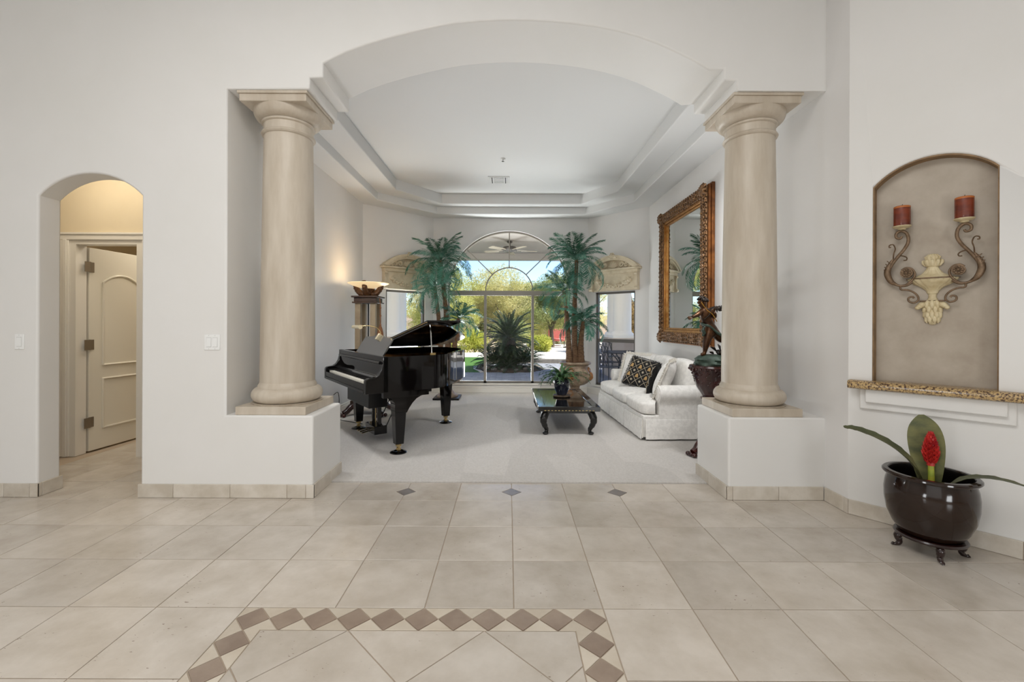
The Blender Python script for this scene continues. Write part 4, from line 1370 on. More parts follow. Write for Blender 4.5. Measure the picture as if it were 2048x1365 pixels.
# ================================================================== TORCHIERE
to = thing('torchere_lamp', 'wooden pedestal torchere with a glowing glass bowl behind the piano', 'floor lamp', (-2.0, 6.32, 0.010))
MB().box(-0.175, -0.175, 1.565, 0.175, 0.175, 1.585).box(-0.155, -0.155, 1.585, 0.155, 0.155, 1.645).box(-0.185, -0.185, 1.645, 0.185, 0.185, 1.668).build('cap', 'wood_brown', to, bevel=0.005)
for sx, sy in ((-1, -1), (1, -1), (-1, 1), (1, 1)):
    MB().box(sx * 0.105 - 0.038, sy * 0.105 - 0.038, 0.20, sx * 0.105 + 0.038, sy * 0.105 + 0.038, 1.567).build('post', 'post_tan', to, bevel=0.003)
MB().tube([(0, 0, 0.2), (0, 0, 1.57)], 0.012, 8).build('cable_tube', 'iron_dark', to)
MB().box(-0.19, -0.19, 0.13, 0.19, 0.19, 0.21).build('base_block', 'wood_brown', to, bevel=0.008)
for k in range(4):
    a = math.radians(45 + 90 * k)
    pts = spline([(0.14 * math.cos(a), 0.14 * math.sin(a), 0.15), (0.24 * math.cos(a), 0.24 * math.sin(a), 0.13), (0.31 * math.cos(a), 0.31 * math.sin(a), 0.07), (0.36 * math.cos(a), 0.36 * math.sin(a), 0.045)], 4)
    ft = MB().tube(pts, [0.05 - 0.012 * i / (len(pts) - 1) for i in range(len(pts))], 10)
    for j in range(3):
        b = a + (j - 1) * 0.16
        ft.ball((0.385 * math.cos(b), 0.385 * math.sin(b), 0.026), (0.028, 0.028, 0.026), 8, 6)
    ft.build('claw_foot', 'wood_red', to, smooth=60)
for k in range(4):
    a = math.radians(0 + 90 * k)
    c_, s_ = math.cos(a), math.sin(a)
    pts = spline([(0.06 * c_, 0.06 * s_, 1.69), (0.11 * c_, 0.11 * s_, 1.715), (0.155 * c_, 0.155 * s_, 1.76), (0.185 * c_, 0.185 * s_, 1.83), (0.205 * c_, 0.205 * s_, 1.868)], 4)
    hn = MB().tube(pts, [0.045 - 0.018 * abs(i / (len(pts) - 1) - 0.2) for i in range(len(pts))], 10)
    hn.ball((0.07 * c_, 0.07 * s_, 1.70), (0.05, 0.05, 0.034), 10, 6)
    for j in range(5):
        hn.ball((pts[2 + 2 * j].x * 1.12, pts[2 + 2 * j].y * 1.12, pts[2 + 2 * j].z - 0.012), 0.022, 7, 5)
    hn.build('carved_horn', 'wood_gilt', to, smooth=60)
MB().lathe([(0.045, 1.668), (0.06, 1.68), (0.065, 1.72), (0.085, 1.755), (0.09, 1.775), (0.06, 1.78)], 24).build('carved_cup', 'wood_gilt', to, smooth=50)
bw_ = [(0.0, 1.775), (0.07, 1.778), (0.14, 1.795), (0.21, 1.818), (0.275, 1.846), (0.285, 1.852), (0.283, 1.857), (0.27, 1.852), (0.205, 1.826), (0.135, 1.803), (0.07, 1.787), (0.0, 1.784)]
MB().lathe(bw_, 40).build('glass_bowl', 'alabaster', to, smooth=60)
lamp_l = light('torchere_bulb', 'POINT', (-2.0, 6.32, 1.90), 4.5, (1, 0.76, 0.46), 0.06)
ts = thing('tassel', 'brown rope tassel hanging from the torchere cap', 'tassel', (-1.795, 6.20, 1.10))
MB().tube([(-0.012, 0, 0.55), (0.0, 0, 0.48), (0.0, 0, 0.32), (0.004, 0, 0.16)], 0.007, 6).build('cord', 'tassel', ts, smooth=60)
for z in (0.17, 0.30, 0.41):
    MB().ball((0.002, 0, z), (0.015, 0.015, 0.018), 8, 6).build('knot', 'tassel', ts, smooth=60)
MB().lathe([(0.045, 0.0), (0.040, 0.06), (0.028, 0.12), (0.018, 0.15), (0.010, 0.165)], 16, wob=lambda a, j, z: 1 + 0.08 * math.cos(8 * a)).build('skirt', 'tassel', ts, smooth=60)

cd_ = MB().tube(spline([(-2.372, 6.02, 0.32), (-2.30, 5.98, 0.36), (-2.27, 5.95, 0.26), (-2.28, 5.95, 0.12), (-2.26, 5.90, 0.020), (-2.05, 5.75, 0.016), (-1.85, 5.62, 0.016)], 6), 0.005, 6)
tag(cd_.build('power_cord', 'black_satin', smooth=60), 'thin black power cord from the wall to the far end of the piano', 'cord')

# ================================================================== PALMS AND URNS
def frond_mesh(name, L, droop, leaflets, wid, mat_name, seed, lift=0.55, sp=0.007):
    """a feather frond: starts at the origin, rises along +x and arches over"""
    rnd = random.Random(seed)
    pts = []
    a = lift
    p = Vector((0, 0, 0))
    N = 14
    for i in range(N + 1):
        pts.append(p.copy())
        p = p + Vector((math.cos(a), 0, math.sin(a))) * (L / N)
        a -= droop / N * (0.6 + 0.8 * i / N)
    mb = MB()
    mb.tube(pts, [0.006 * (1 - 0.8 * i / N) for i in range(N + 1)], 4)
    for i in range(leaflets):
        t = 0.14 + 0.86 * (i + 0.5) / leaflets
        f = t * N
        k = min(N - 1, int(f))
        q = pts[k].lerp(pts[k + 1], f - k)
        d = (pts[k + 1] - pts[k]).normalized()
        nrm = Vector((-d.z, 0, d.x))
        ln = wid * (math.sin(PI * (0.16 + 0.80 * t)) ** 0.7) * (0.85 + 0.3 * rnd.random())
        for s in (-1, 1):
            out = (Vector((0, s, 0)) * 0.80 + d * (0.55 + 0.2 * rnd.random()) - nrm * (0.10 + 0.35 * rnd.random()) + nrm * 0.12).normalized()
            tip = q + out * ln - Vector((0, 0, 0.10 * ln))
            mid = q + out * ln * 0.5
            mb.add([q - d * sp * 0.5, mid + d * sp, tip, mid - d * sp], [(0, 1, 2, 3)])
    o = mb.build(name, mat_name)
    me = o.data
    bpy.data.objects.remove(o)
    return me


fr_big = [frond_mesh('frond', 0.62 + 0.07 * k, 1.0 + 0.55 * k, 46, 0.19, 'frond_blue' if k % 2 else 'frond', 20 + k, 0.75) for k in range(4)]
fr_small = [frond_mesh('frond', 0.40 + 0.06 * k, 1.2 + 0.6 * k, 40, 0.14, 'frond' if k % 2 else 'frond_blue', 40 + k, 0.75) for k in range(3)]


def crown(root, c, meshes, n_, tilt=0.0, scale=1.0, seed=0, down=0.35):
    rnd = random.Random(seed)
    for i in range(n_):
        layer = i / n_
        o = bpy.data.objects.new('frond', meshes[min(len(meshes) - 1, int(layer * len(meshes) * 0.999))])
        C.objects.link(o)
        o.parent = root
        az = 2.399963 * i + rnd.random() * 0.3
        pitch = 0.55 - layer * (1.05 + down) + rnd.uniform(-0.12, 0.12)     # inner fronds upright, outer ones low
        o.rotation_euler = (Matrix.Rotation(az, 3, 'Z') @ Matrix.Rotation(-pitch, 3, 'Y') @ Matrix.Rotation(rnd.uniform(-0.4, 0.4), 3, 'X')).to_euler()
        o.location = (c[0], c[1], c[2] - 0.05 * layer)
        s = scale * (0.85 + 0.3 * rnd.random())
        # fronds that point at a wall are cut shorter
        base = root.location
        px_, py_ = base.x + c[0], base.y + c[1]
        dx_, dy_ = math.cos(az), math.sin(az)
        for (nx_, ny_, q0) in ((0.0, 1.0, YK - 0.06), (-0.7071, 0.7071, -0.7071 * LC.x + 0.7071 * LC.y - 0.20), (0.7071, 0.7071, 0.7071 * RC.x + 0.7071 * RC.y - 0.20)):
            v_ = dx_ * nx_ + dy_ * ny_
            room = q0 - (px_ * nx_ + py_ * ny_)
            if v_ > 0.05: s = min(s, max(0.30, room / (v_ * 0.68)))
        o.scale = (s, s, s)


def make_palm(label, base, stems, seed):
    t = thing('artificial_palm', label, 'palm', base, 0, 'potted palms beside the garden window')
    for k, (foot, top, r0_, sm, n_, sc_) in enumerate(stems):
        f = Vector(foot); g = Vector(top)
        mid = f.lerp(g, 0.5) + Vector((0.02 * (1 if f.x > g.x else -1), 0, 0))
        sp_ = spline([f, mid, g], 10)
        rs = [r0_ * (1.35 - 0.70 * (i / (len(sp_) - 1)) ** 0.6) * (1.0 + 0.10 * (i % 2)) for i in range(len(sp_))]
        MB().tube(sp_, rs, 10).build('trunk', 'palm_trunk', t, smooth=25)
        crown(t, g, sm, n_, seed=seed + k, scale=sc_)
    return t


def urn(label, x, y):
    u = thing('pedestal_urn', label, 'urn', (x, y, 0.010), 0, 'stone urns holding the palms')
    MB().box(-0.22, -0.22, 0, 0.22, 0.22, 0.032).build('plinth', 'black_satin', u, bevel=0.006)
    MB().lathe([(0.175, 0.032), (0.18, 0.05), (0.165, 0.075), (0.12, 0.10), (0.085, 0.15), (0.075, 0.20), (0.085, 0.245), (0.105, 0.26)], 36, wob=lambda a, j, z: 1 + 0.03 * math.cos(12 * a + 18 * z)).build('foot', 'urn_stone', u, smooth=50)
    body = [(0.10, 0.255), (0.16, 0.275), (0.215, 0.32), (0.25, 0.38), (0.262, 0.44), (0.25, 0.50), (0.225, 0.54), (0.212, 0.56)]
    pf = [(p.x, p.z) for p in spline([(r, 0, z) for r, z in body], 4)]
    MB().lathe(pf, 112, wob=lambda a, j, z: 1 + 0.085 * abs(math.sin(7 * a + 9 * z)) ** 0.7).build('swirled_bowl', 'urn_stone', u, smooth=50)
    MB().lathe([(0.212, 0.555), (0.225, 0.565), (0.222, 0.59), (0.235, 0.605), (0.262, 0.615), (0.272, 0.63), (0.262, 0.648), (0.235, 0.655), (0.225, 0.64), (0.0, 0.635)], 48).build('rim', 'urn_stone', u, smooth=40)
    for k in range(4):
        a = math.radians(-25 + 90 * k)
        c_, s_ = math.cos(a), math.sin(a)
        g = MB()
        g.ball((0.258 * c_, 0.258 * s_, 0.42), (0.055, 0.055, 0.075), 12, 8)
        g.ball((0.285 * c_, 0.285 * s_, 0.40), (0.03, 0.03, 0.028), 8, 6)
        g.tube([((0.262 - 0.03 * q) * c_ - 0.045 * math.sin(PI * q) * s_, (0.262 - 0.03 * q) * s_ + 0.045 * math.sin(PI * q) * c_, 0.47 + 0.09 * q) for q in [i / 6 for i in range(7)]], 0.014, 6)
        g.tube([((0.262 - 0.03 * q) * c_ + 0.045 * math.sin(PI * q) * s_, (0.262 - 0.03 * q) * s_ - 0.045 * math.sin(PI * q) * c_, 0.47 + 0.09 * q) for q in [i / 6 for i in range(7)]], 0.014, 6)
        g.build('mask_handle', 'urn_gilt', u, smooth=60)
    return u


urn('swirled stone urn on a black plinth holding the palm beside the coffee table plant', 1.125, 7.48)
urn('swirled stone urn on a black plinth half hidden behind the piano', -1.045, 7.62)
make_palm('tall three-stemmed artificial palm in the urn right of the garden window', (1.125, 7.48, 0.646),
          [((0.0, 0.02, 0), (0.02, 0.0, 1.74), 0.045, fr_big, 30, 0.92), ((-0.10, -0.02, 0), (-0.20, -0.03, 1.22), 0.042, fr_big, 20, 0.78), ((0.10, 0.0, 0), (0.13, -0.05, 0.70), 0.05, fr_small, 20, 1.1)], 3)
make_palm('tall three-stemmed artificial palm in the urn behind the piano', (-1.045, 7.62, 0.646),
          [((0.02, 0.02, 0), (-0.13, 0.0, 1.74), 0.045, fr_big, 30, 0.90), ((-0.10, -0.02, 0), (-0.22, -0.05, 1.28), 0.042, fr_big, 24, 0.84), ((0.11, 0.0, 0), (0.19, -0.03, 0.74), 0.045, fr_small, 18, 1.05)], 13)


# ================================================================== PEDIMENTS OVER THE SIDE WINDOWS
def pediment(label, f, u0, u1):
    w = u1 - u0
    c = (u0 + u1) / 2
    p = thing('window_pediment', label, 'pediment', f(c, 1.885, 0), 0, 'carved pediments over the side windows')
    inv = p.matrix_basis.inverted()
    o_ = Vector(f(c, 1.885, 0))
    fn = lambda u, v, d: tuple(Vector(f(c + u, 1.885 + v, d)) - o_)
    h_ = w / 2
    MB().prism([(-h_ + 0.03, 0), (h_ - 0.03, 0), (h_ - 0.03, 0.31), (-h_ + 0.03, 0.31)], fn, -0.07, -0.003).build('frieze', 'pediment', p, bevel=0.006)
    m_ = MB().prism([(-h_ - 0.05, 0.355), (h_ + 0.05, 0.355), (h_ + 0.05, 0.388), (-h_ - 0.05, 0.388)], fn, -0.13, -0.003)
    m_.prism([(-h_ - 0.015, 0.300), (h_ + 0.015, 0.300), (h_ + 0.015, 0.357), (-h_ - 0.015, 0.357)], fn, -0.10, -0.003)
    m_.build('cornice', 'pediment', p, bevel=0.006)
    a_in = seg_arch(-h_ + 0.06, h_ - 0.06, 0.388, 0.15, 20); a_out = seg_arch(-h_ - 0.05, h_ + 0.05, 0.388, 0.215, 20)
    cm = MB()
    for k in range(20):
        cm.prism([a_in[k], a_out[k], a_out[k + 1], a_in[k + 1]], fn, -0.14, -0.003)
    mid_i = seg_arch(-h_ + 0.0, h_ - 0.0, 0.388, 0.185, 20); mid_o = seg_arch(-h_ - 0.06, h_ + 0.06, 0.388, 0.228, 20)
    for k in range(20):
        cm.prism([mid_i[k], mid_o[k], mid_o[k + 1], mid_i[k + 1]], fn, -0.155, -0.10)
    cm.build('curved_cornice', 'pediment', p, smooth=30)
    MB().prism(a_in + [(h_ - 0.06, 0.38), (-h_ + 0.06, 0.38)], fn, -0.06, -0.003).build('tympanum', 'pediment', p)
    shl = MB()
    for k in range(9):
        a = math.radians(20 + 140 * k / 8)
        shl.tube([fn(0.015 * math.cos(a), 0.395 + 0.01 * math.sin(a), -0.07), fn(0.075 * math.cos(a), 0.40 + 0.085 * math.sin(a), -0.09), fn(0.098 * math.cos(a), 0.40 + 0.11 * math.sin(a), -0.075)], [0.008, 0.015, 0.010], 6)
    shl.build('shell', 'pediment', p, smooth=60)
    sc_ = MB()
    for s in (-1, 1):
        for k, (uu, vv, rr) in enumerate(((0.165, 0.452, 0.050), (0.255, 0.438, 0.038), (0.325, 0.42, 0.024))):
            pts = [fn(s * (uu + rr * (1 - 0.72 * i / 14) * math.cos(i * 0.75 + k)), vv + rr * (1 - 0.72 * i / 14) * math.sin(i * 0.75 + k), -0.085) for i in range(15)]
            sc_.tube(pts, 0.014, 5)
        for k in range(6):
            sc_.ball(fn(s * (0.125 + 0.034 * k), 0.402 + 0.012 * (k % 2), -0.07), 0.013, 6, 4)
    sc_.build('tympanum_scrolls', 'pediment', p, smooth=60)
    fl_ = MB().ball(fn(0, 0.615, -0.13), (0.03, 0.03, 0.035), 10, 6)
    for k in range(6):
        a = 2 * PI * k / 6
        fl_.ball(fn(0.036 * math.cos(a), 0.615 + 0.034 * math.sin(a), -0.125), 0.020, 7, 5)
    for s in (-1, 1):
        fl_.tube([fn(s * 0.03, 0.575, -0.14), fn(s * 0.08, 0.585, -0.15), fn(s * 0.105, 0.565, -0.15)], [0.018, 0.016, 0.012], 6)
    fl_.build('crest_flower', 'pediment', p, smooth=60)
    ga = MB()
    rnd = random.Random(5)
    for i in range(46):
        t = i / 45
        uu = (t - 0.5) * 0.66
        vv = 0.085 + 0.42 * uu * uu * 1.9 + rnd.uniform(-0.022, 0.022)
        r_ = rnd.uniform(0.016, 0.030) * (1.2 if abs(t - 0.5) > 0.3 else 0.9)
        ga.ball(fn(uu, vv, -0.076), (r_, r_, r_), 7, 5)
    for s in (-1, 1):
        for k in range(7):
            a = 2 * PI * k / 7
            ga.tube([fn(s * 0.30, 0.19, -0.075), fn(s * (0.30 + 0.045 * math.cos(a)), 0.19 + 0.045 * math.sin(a), -0.088)], [0.016, 0.006], 5)
    ga.build('garland', 'pediment', p, smooth=60)
    for s in (-1, 1):
        cb = MB().prism([(s * (h_ - 0.035), 0.0), (s * (h_ + 0.005), 0.0), (s * (h_ + 0.005), 0.305), (s * (h_ - 0.035), 0.305)], fn, -0.095, -0.003)
        cb.tube([fn(s * (h_ - 0.04), 0.03, -0.09), fn(s * (h_ + 0.03), 0.03, -0.09)], 0.032, 12)
        cb.tube([fn(s * (h_ - 0.04), 0.275, -0.09), fn(s * (h_ + 0.01), 0.275, -0.09)], 0.026, 12)
        cb.build('scroll_bracket', 'pediment', p, smooth=40)
    return p


pediment('carved cream pediment over the left side window, beside the torchere', fL, wL[0] - 0.07, wL[1] + 0.05)
pediment('carved cream pediment over the right side window, nearest the mirror', fR, wR[0] - 0.04, wR[1] + 0.08)

# ================================================================== COFFEE TABLE
TBX0, TBX1, TBY0, TBY1 = 0.345, 1.055, 5.06, 6.50
TH = 0.34
ct = thing('coffee_table', 'low black coffee table with an inset glossy top and cabriole legs', 'coffee table', ((TBX0 + TBX1) / 2, (TBY0 + TBY1) / 2, 0.010))
hx, hy = (TBX1 - TBX0) / 2, (TBY1 - TBY0) / 2
for a, b, c_, d in ((-hx, -hy, hx, -hy + 0.085), (-hx, hy - 0.085, hx, hy), (-hx, -hy + 0.085, -hx + 0.085, hy - 0.085), (hx - 0.085, -hy + 0.085, hx, hy - 0.085)):
    MB().box(a, b, TH - 0.055, c_, d, TH).build('top_rail', 'marble_black', ct, bevel=0.005)
MB().box(-hx + 0.084, -hy + 0.084, TH - 0.04, hx - 0.084, hy - 0.084, TH - 0.006).build('inset_top', 'marble_black', ct, bevel=0.005)
ap = MB()
ap.box(-hx + 0.06, -hy + 0.055, TH - 0.088, hx - 0.06, -hy + 0.08, TH - 0.05).box(-hx + 0.06, hy - 0.08, TH - 0.088, hx - 0.06, hy - 0.055, TH - 0.05)
ap.box(-hx + 0.055, -hy + 0.06, TH - 0.088, -hx + 0.08, hy - 0.06, TH - 0.05).box(hx - 0.08, -hy + 0.06, TH - 0.088, hx - 0.055, hy - 0.06, TH - 0.05)
ap.build('apron', 'table_black', ct, bevel=0.004)
orn = MB()
for i in range(15):
    orn.ball((-hx + 0.08 + i * (2 * hx - 0.16) / 14, -hy - 0.001, TH - 0.045), (0.013, 0.004, 0.005), 6, 4)
orn.build('gilt_inlay', 'table_inlay', ct)
for sx in (-1, 1):
    for sy in (-1, 1):
        bx, by = sx * (hx - 0.095), sy * (hy - 0.095)
        prf = [(0.0, 0.265, 0.045), (0.018, 0.225, 0.045), (0.030, 0.185, 0.040), (0.026, 0.14, 0.033), (0.006, 0.09, 0.026), (-0.010, 0.055, 0.021), (-0.006, 0.032, 0.022)]
        pts = spline([(bx + sx * o_, by + sy * o_, z) for o_, z, w in prf], 4)
        rs = [prf[min(len(prf) - 1, i // 4)][2] for i in range(len(pts))]
        lg = MB().tube(pts, rs, 10)
        lg.ball((bx + sx * 0.004, by + sy * 0.004, 0.018), (0.036, 0.036, 0.018), 12, 6)
        lg.build('leg', 'table_black', ct, smooth=60)

# potted plant on the table
PTX, PTY, PTZ = 0.70, 5.80, TH + 0.010
sa = MB().lathe([(0.0, 0.0), (0.095, 0.0), (0.112, 0.006), (0.115, 0.016), (0.108, 0.024), (0.09, 0.026), (0.0, 0.022)], 32, wob=lambda a, j, z: 1 + 0.03 * math.cos(11 * a))
o = tag(sa.build('plant_saucer', 'saucer_stone', smooth=40), 'brown stone saucer under the navy pot on the coffee table', 'saucer'); o.location = (PTX, PTY, PTZ - 0.004)
pp = thing('potted_plant', 'trailing green plant in a dark navy glazed pot on the coffee table', 'plant', (PTX, PTY, PTZ + 0.022))
MB().lathe([(0.0, 0.0), (0.060, 0.0), (0.066, 0.01), (0.088, 0.07), (0.102, 0.13), (0.106, 0.165), (0.100, 0.185), (0.108, 0.195), (0.108, 0.205), (0.098, 0.207), (0.092, 0.19), (0.0, 0.185)], 36).build('pot', 'pot_navy', pp, smooth=40)


def strap_leaf(L, seed, wdt=0.015):
    rnd = random.Random(seed)
    mb = MB()
    pts = []; a = rnd.uniform(0.9, 1.35); p = Vector((0, 0, 0))
    N = 7
    dr_ = rnd.uniform(1.6, 2.9)
    for i in range(N + 1):
        pts.append(p.copy())
        p = p + Vector((math.cos(a), 0.10 * math.sin(i * 1.3 + seed), math.sin(a))) * (L / N)
        a -= dr_ / N
    for i in range(N):
        w0 = wdt * math.sin(PI * (0.10 + 0.86 * i / N)); w1 = wdt * math.sin(PI * (0.10 + 0.86 * (i + 1) / N)) if i < N - 1 else 0.001
        a_, b_ = pts[i], pts[i + 1]
        mb.add([a_ + Vector((0, -w0, 0.003)), a_, a_ + Vector((0, w0, 0.003)), b_ + Vector((0, w1, 0.003)), b_, b_ + Vector((0, -w1, 0.003))], [(0, 1, 4, 5), (1, 2, 3, 4)])
    # side blades make the segmented look of the plant
    for i in range(2, N):
        for s in (-1, 1):
            q = pts[i]
            mb.add([q, q + Vector((0.012, s * 0.018, 0.004)), q + Vector((0.034, s * 0.030, -0.006)), q + Vector((0.022, s * 0.010, 0.0))], [(0, 1, 2, 3)])
    o_ = mb.build('leaf', 'leaf_green')
    me = o_.data; bpy.data.objects.remove(o_)
    return me


lm = [strap_leaf(0.24 + 0.03 * k, 60 + k) for k in range(6)]
rnd = random.Random(4)
for i in range(58):
    o = bpy.data.objects.new('leaf', lm[i % 6]); C.objects.link(o); o.parent = pp
    az = 2.4 * i
    o.rotation_euler = (0, rnd.uniform(-0.35, 0.35), az)
    r_ = 0.055 * rnd.random()
    o.location = (r_ * math.cos(az), r_ * math.sin(az), 0.188)
    k = rnd.uniform(0.75, 1.15)
    o.scale = (k, k, k)


# ================================================================== SOFA
# local frame: x from the seat front to the back, y from the near end to the far end
SFR = math.radians(2.4)
sf = thing('sofa', 'white damask three-seat sofa with rolled arms and a pleated skirt', 'sofa', (1.485, 4.885, 0.010), SFR)
SL, SD = 1.97, 0.80


def cushion(mb, x0, y0, z0, x1, y1, z1, puff=0.03, n_=8, edge=0.05):
    """a soft box: rounded edges and bulging faces"""
    cx, cy, cz = (x0 + x1) / 2, (y0 + y1) / 2, (z0 + z1) / 2
    hx_, hy_, hz_ = (x1 - x0) / 2, (y1 - y0) / 2, (z1 - z0) / 2
    m_ = n_
    idx = {}
    vs2, fs2 = [], []

    def vert(a, b, c):
        k = (round(a, 5), round(b, 5), round(c, 5))
        if k in idx: return idx[k]
        # round the cube a little towards a superellipsoid
        e_ = 7.0
        ln = (abs(a) ** e_ + abs(b) ** e_ + abs(c) ** e_) ** (1 / e_)
        q = [a / ln, b / ln, c / ln]
        bul = [1 - q[(i + 1) % 3] ** 2 * 0.0 for i in range(3)]
        x = q[0] * (hx_ + puff * 0.4 * (1 - b * b) * (1 - c * c))
        y = q[1] * (hy_ + puff * 0.4 * (1 - a * a) * (1 - c * c))
        z = q[2] * (hz_ + puff * (1 - a * a) * (1 - b * b))
        vs2.append((cx + x, cy + y, cz + z))
        idx[k] = len(vs2) - 1
        return idx[k]
    g = [-1 + 2 * i / m_ for i in range(m_ + 1)]
    for i in range(m_):
        for j in range(m_):
            for s in (-1, 1):
                fs2.append((vert(g[i], g[j], s), vert(g[i + 1], g[j], s), vert(g[i + 1], g[j + 1], s), vert(g[i], g[j + 1], s)))
                fs2.append((vert(g[i], s, g[j]), vert(g[i + 1], s, g[j]), vert(g[i + 1], s, g[j + 1]), vert(g[i], s, g[j + 1])))
                fs2.append((vert(s, g[i], g[j]), vert(s, g[i + 1], g[j]), vert(s, g[i + 1], g[j + 1]), vert(s, g[i], g[j + 1])))
    mb.add(vs2, fs2)
    return mb


MB().box(0.01, 0.012, 0.035, SD, SL - 0.012, 0.275).build('base', 'sofa_white', sf, bevel=0.01)
# skirt panels with kick pleats
def skirt(name, a, b, nrm):
    a = Vector(a); b = Vector(b); n_ = Vector(nrm)
    mb = MB()
    vs2 = []
    segs = 10
    for i in range(segs + 1):
        p = a.lerp(b, i / segs)
        fl = 0.010 + 0.003 * math.sin(i * 2.2)
        vs2 += [p + Vector((0, 0, 0.235)) + n_ * 0.002, p + Vector((0, 0, 0.225)) + n_ * 0.006, p + Vector((0, 0, 0.018)) + n_ * fl * 1.6, p + Vector((0, 0, 0.018)) + n_ * (fl * 1.6 - 0.006), p + Vector((0, 0, 0.235)) - n_ * 0.006]
    fs2 = []
    for i in range(segs):
        for k in range(5):
            fs2.append((i * 5 + k, i * 5 + (k + 1) % 5, i * 5 + 5 + (k + 1) % 5, i * 5 + 5 + k))
    fs2 += [tuple(range(5)), tuple(range(segs * 5 + 4, segs * 5 - 1, -1))]
    return mb.add(vs2, fs2).build(name, 'sofa_white', sf, smooth=50)


ys = [0.0, SL / 3, 2 * SL / 3, SL]
for k in range(3):
    skirt('skirt_panel', (0.0, ys[k] + 0.012, 0), (0.0, ys[k + 1] - 0.012, 0), (-1, 0, 0))
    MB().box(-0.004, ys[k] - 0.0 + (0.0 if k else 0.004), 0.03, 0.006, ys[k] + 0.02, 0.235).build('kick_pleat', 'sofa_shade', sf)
skirt('skirt_panel', (SD, 0.0, 0), (0.03, 0.0, 0), (0, -1, 0))
skirt('skirt_panel', (0.03, SL, 0), (SD, SL, 0), (0, 1, 0))
for x_, y_ in ((0.07, 0.05), (0.07, SL - 0.05), (SD - 0.06, 0.05), (SD - 0.06, SL - 0.05)):
    MB().lathe([(0.02, 0.0), (0.026, 0.04)], 12, (x_, y_, 0)).build('foot', 'black_satin', sf)
# arms: rolled top over an upright panel
AW = 0.165
for s, y0_ in ((0, 0.0), (1, SL)):
    d = 1 if s == 0 else -1
    am = MB()
    prof_ = [(0.012, 0.26), (0.014, 0.40), (0.010, 0.43)]
    cx_, cz_, rr = 0.075, 0.505, 0.098
    circ = [(cx_ + rr * math.cos(a), cz_ + rr * math.sin(a)) for a in [math.radians(220 - 300 * i / 22) for i in range(23)]]
    poly = [(y0_ + d * u, v) for u, v in prof_ + circ + [(AW, 0.42), (AW, 0.26)]]
    am.prism(poly, lambda u, v, dd: (dd, u, v), 0.19, SD - 0.02)
    am.build('arm', 'sofa_white', sf, smooth=50, bevel=0.012)
    MB().prism([(y0_ + d * (cx_ + (rr - 0.02) * math.cos(a)), cz_ + (rr - 0.02) * math.sin(a)) for a in [2 * PI * i / 20 for i in range(20)]], lambda u, v, dd: (dd, u, v), 0.181, 0.195).build('arm_scroll', 'sofa_white', sf, bevel=0.006)
MB().box(SD - 0.14, 0.06, 0.25, SD, SL - 0.06, 0.72).build('back', 'sofa_white', sf, bevel=0.03, bevel_seg=4)
# seat cushions, the outer two T-shaped in front of the arms
cy = [0.012, SL / 3 + 0.02, 2 * SL / 3 - 0.02, SL - 0.012]
for k in range(3):
    mb = cushion(MB(), 0.0, cy[k] + 0.004, 0.272, 0.70, cy[k + 1] - 0.004, 0.425, 0.035, 10)
    if k in (0, 2):
        def tee(p):
            x, y, z = p
            if x > 0.18:
                if k == 0 and y < AW + 0.004: y = AW + 0.004 + (y - AW) * 0.02
                if k == 2 and y > SL - AW - 0.004: y = SL - AW - 0.004 + (y - SL + AW) * 0.02
            return (x, y, z)
        mb.v = [tee(p) for p in mb.v]
    mb.build('seat_cushion', 'sofa_white', sf, smooth=60)
by = [AW, AW + (SL - 2 * AW) / 3, AW + 2 * (SL - 2 * AW) / 3, SL - AW]
for k in range(3):
    mb = cushion(MB(), -0.085, -(by[k + 1] - by[k]) / 2 + 0.005, 0.0, 0.085, (by[k + 1] - by[k]) / 2 - 0.005, 0.44, 0.03, 10)
    mb.xf(Matrix.Translation((0.575, (by[k] + by[k + 1]) / 2, 0.415)) @ Matrix.Rotation(0.20, 4, 'Y'))
    mb.build('back_cushion', 'sofa_white', sf, smooth=60)


def pillow_body(S, th, n_=12):
    mb = MB()
    vs2, fs2 = [], []
    for s in (-1, 1):
        for i in range(n_ + 1):
            for j in range(n_ + 1):
                u = -1 + 2 * i / n_; v = -1 + 2 * j / n_
                pin = 1 - 0.05 * (1 - (abs(u) * abs(v)) ** 1.5)
                hgt = ((1 - abs(u) ** 3.0) * (1 - abs(v) ** 3.0)) ** 0.55
                vs2.append((u * S * pin, s * (th * hgt + 0.003), v * S * pin))
    m2 = (n_ + 1) ** 2
    for s in (0, 1):
        for i in range(n_):
            for j in range(n_):
                a = s * m2 + i * (n_ + 1) + j
                f = (a, a + 1, a + n_ + 2, a + n_ + 1)
                fs2.append(f if s == 0 else f[::-1])
    edge_ = [i * (n_ + 1) for i in range(n_ + 1)] + [n_ * (n_ + 1) + j for j in range(1, n_ + 1)] + [i * (n_ + 1) + n_ for i in range(n_ - 1, -1, -1)] + [j for j in range(n_ - 1, 0, -1)]
    for k in range(len(edge_)):
        a, b = edge_[k], edge_[(k + 1) % len(edge_)]
        fs2.append((a, b, m2 + b, m2 + a))
    return mb.add(vs2, fs2)


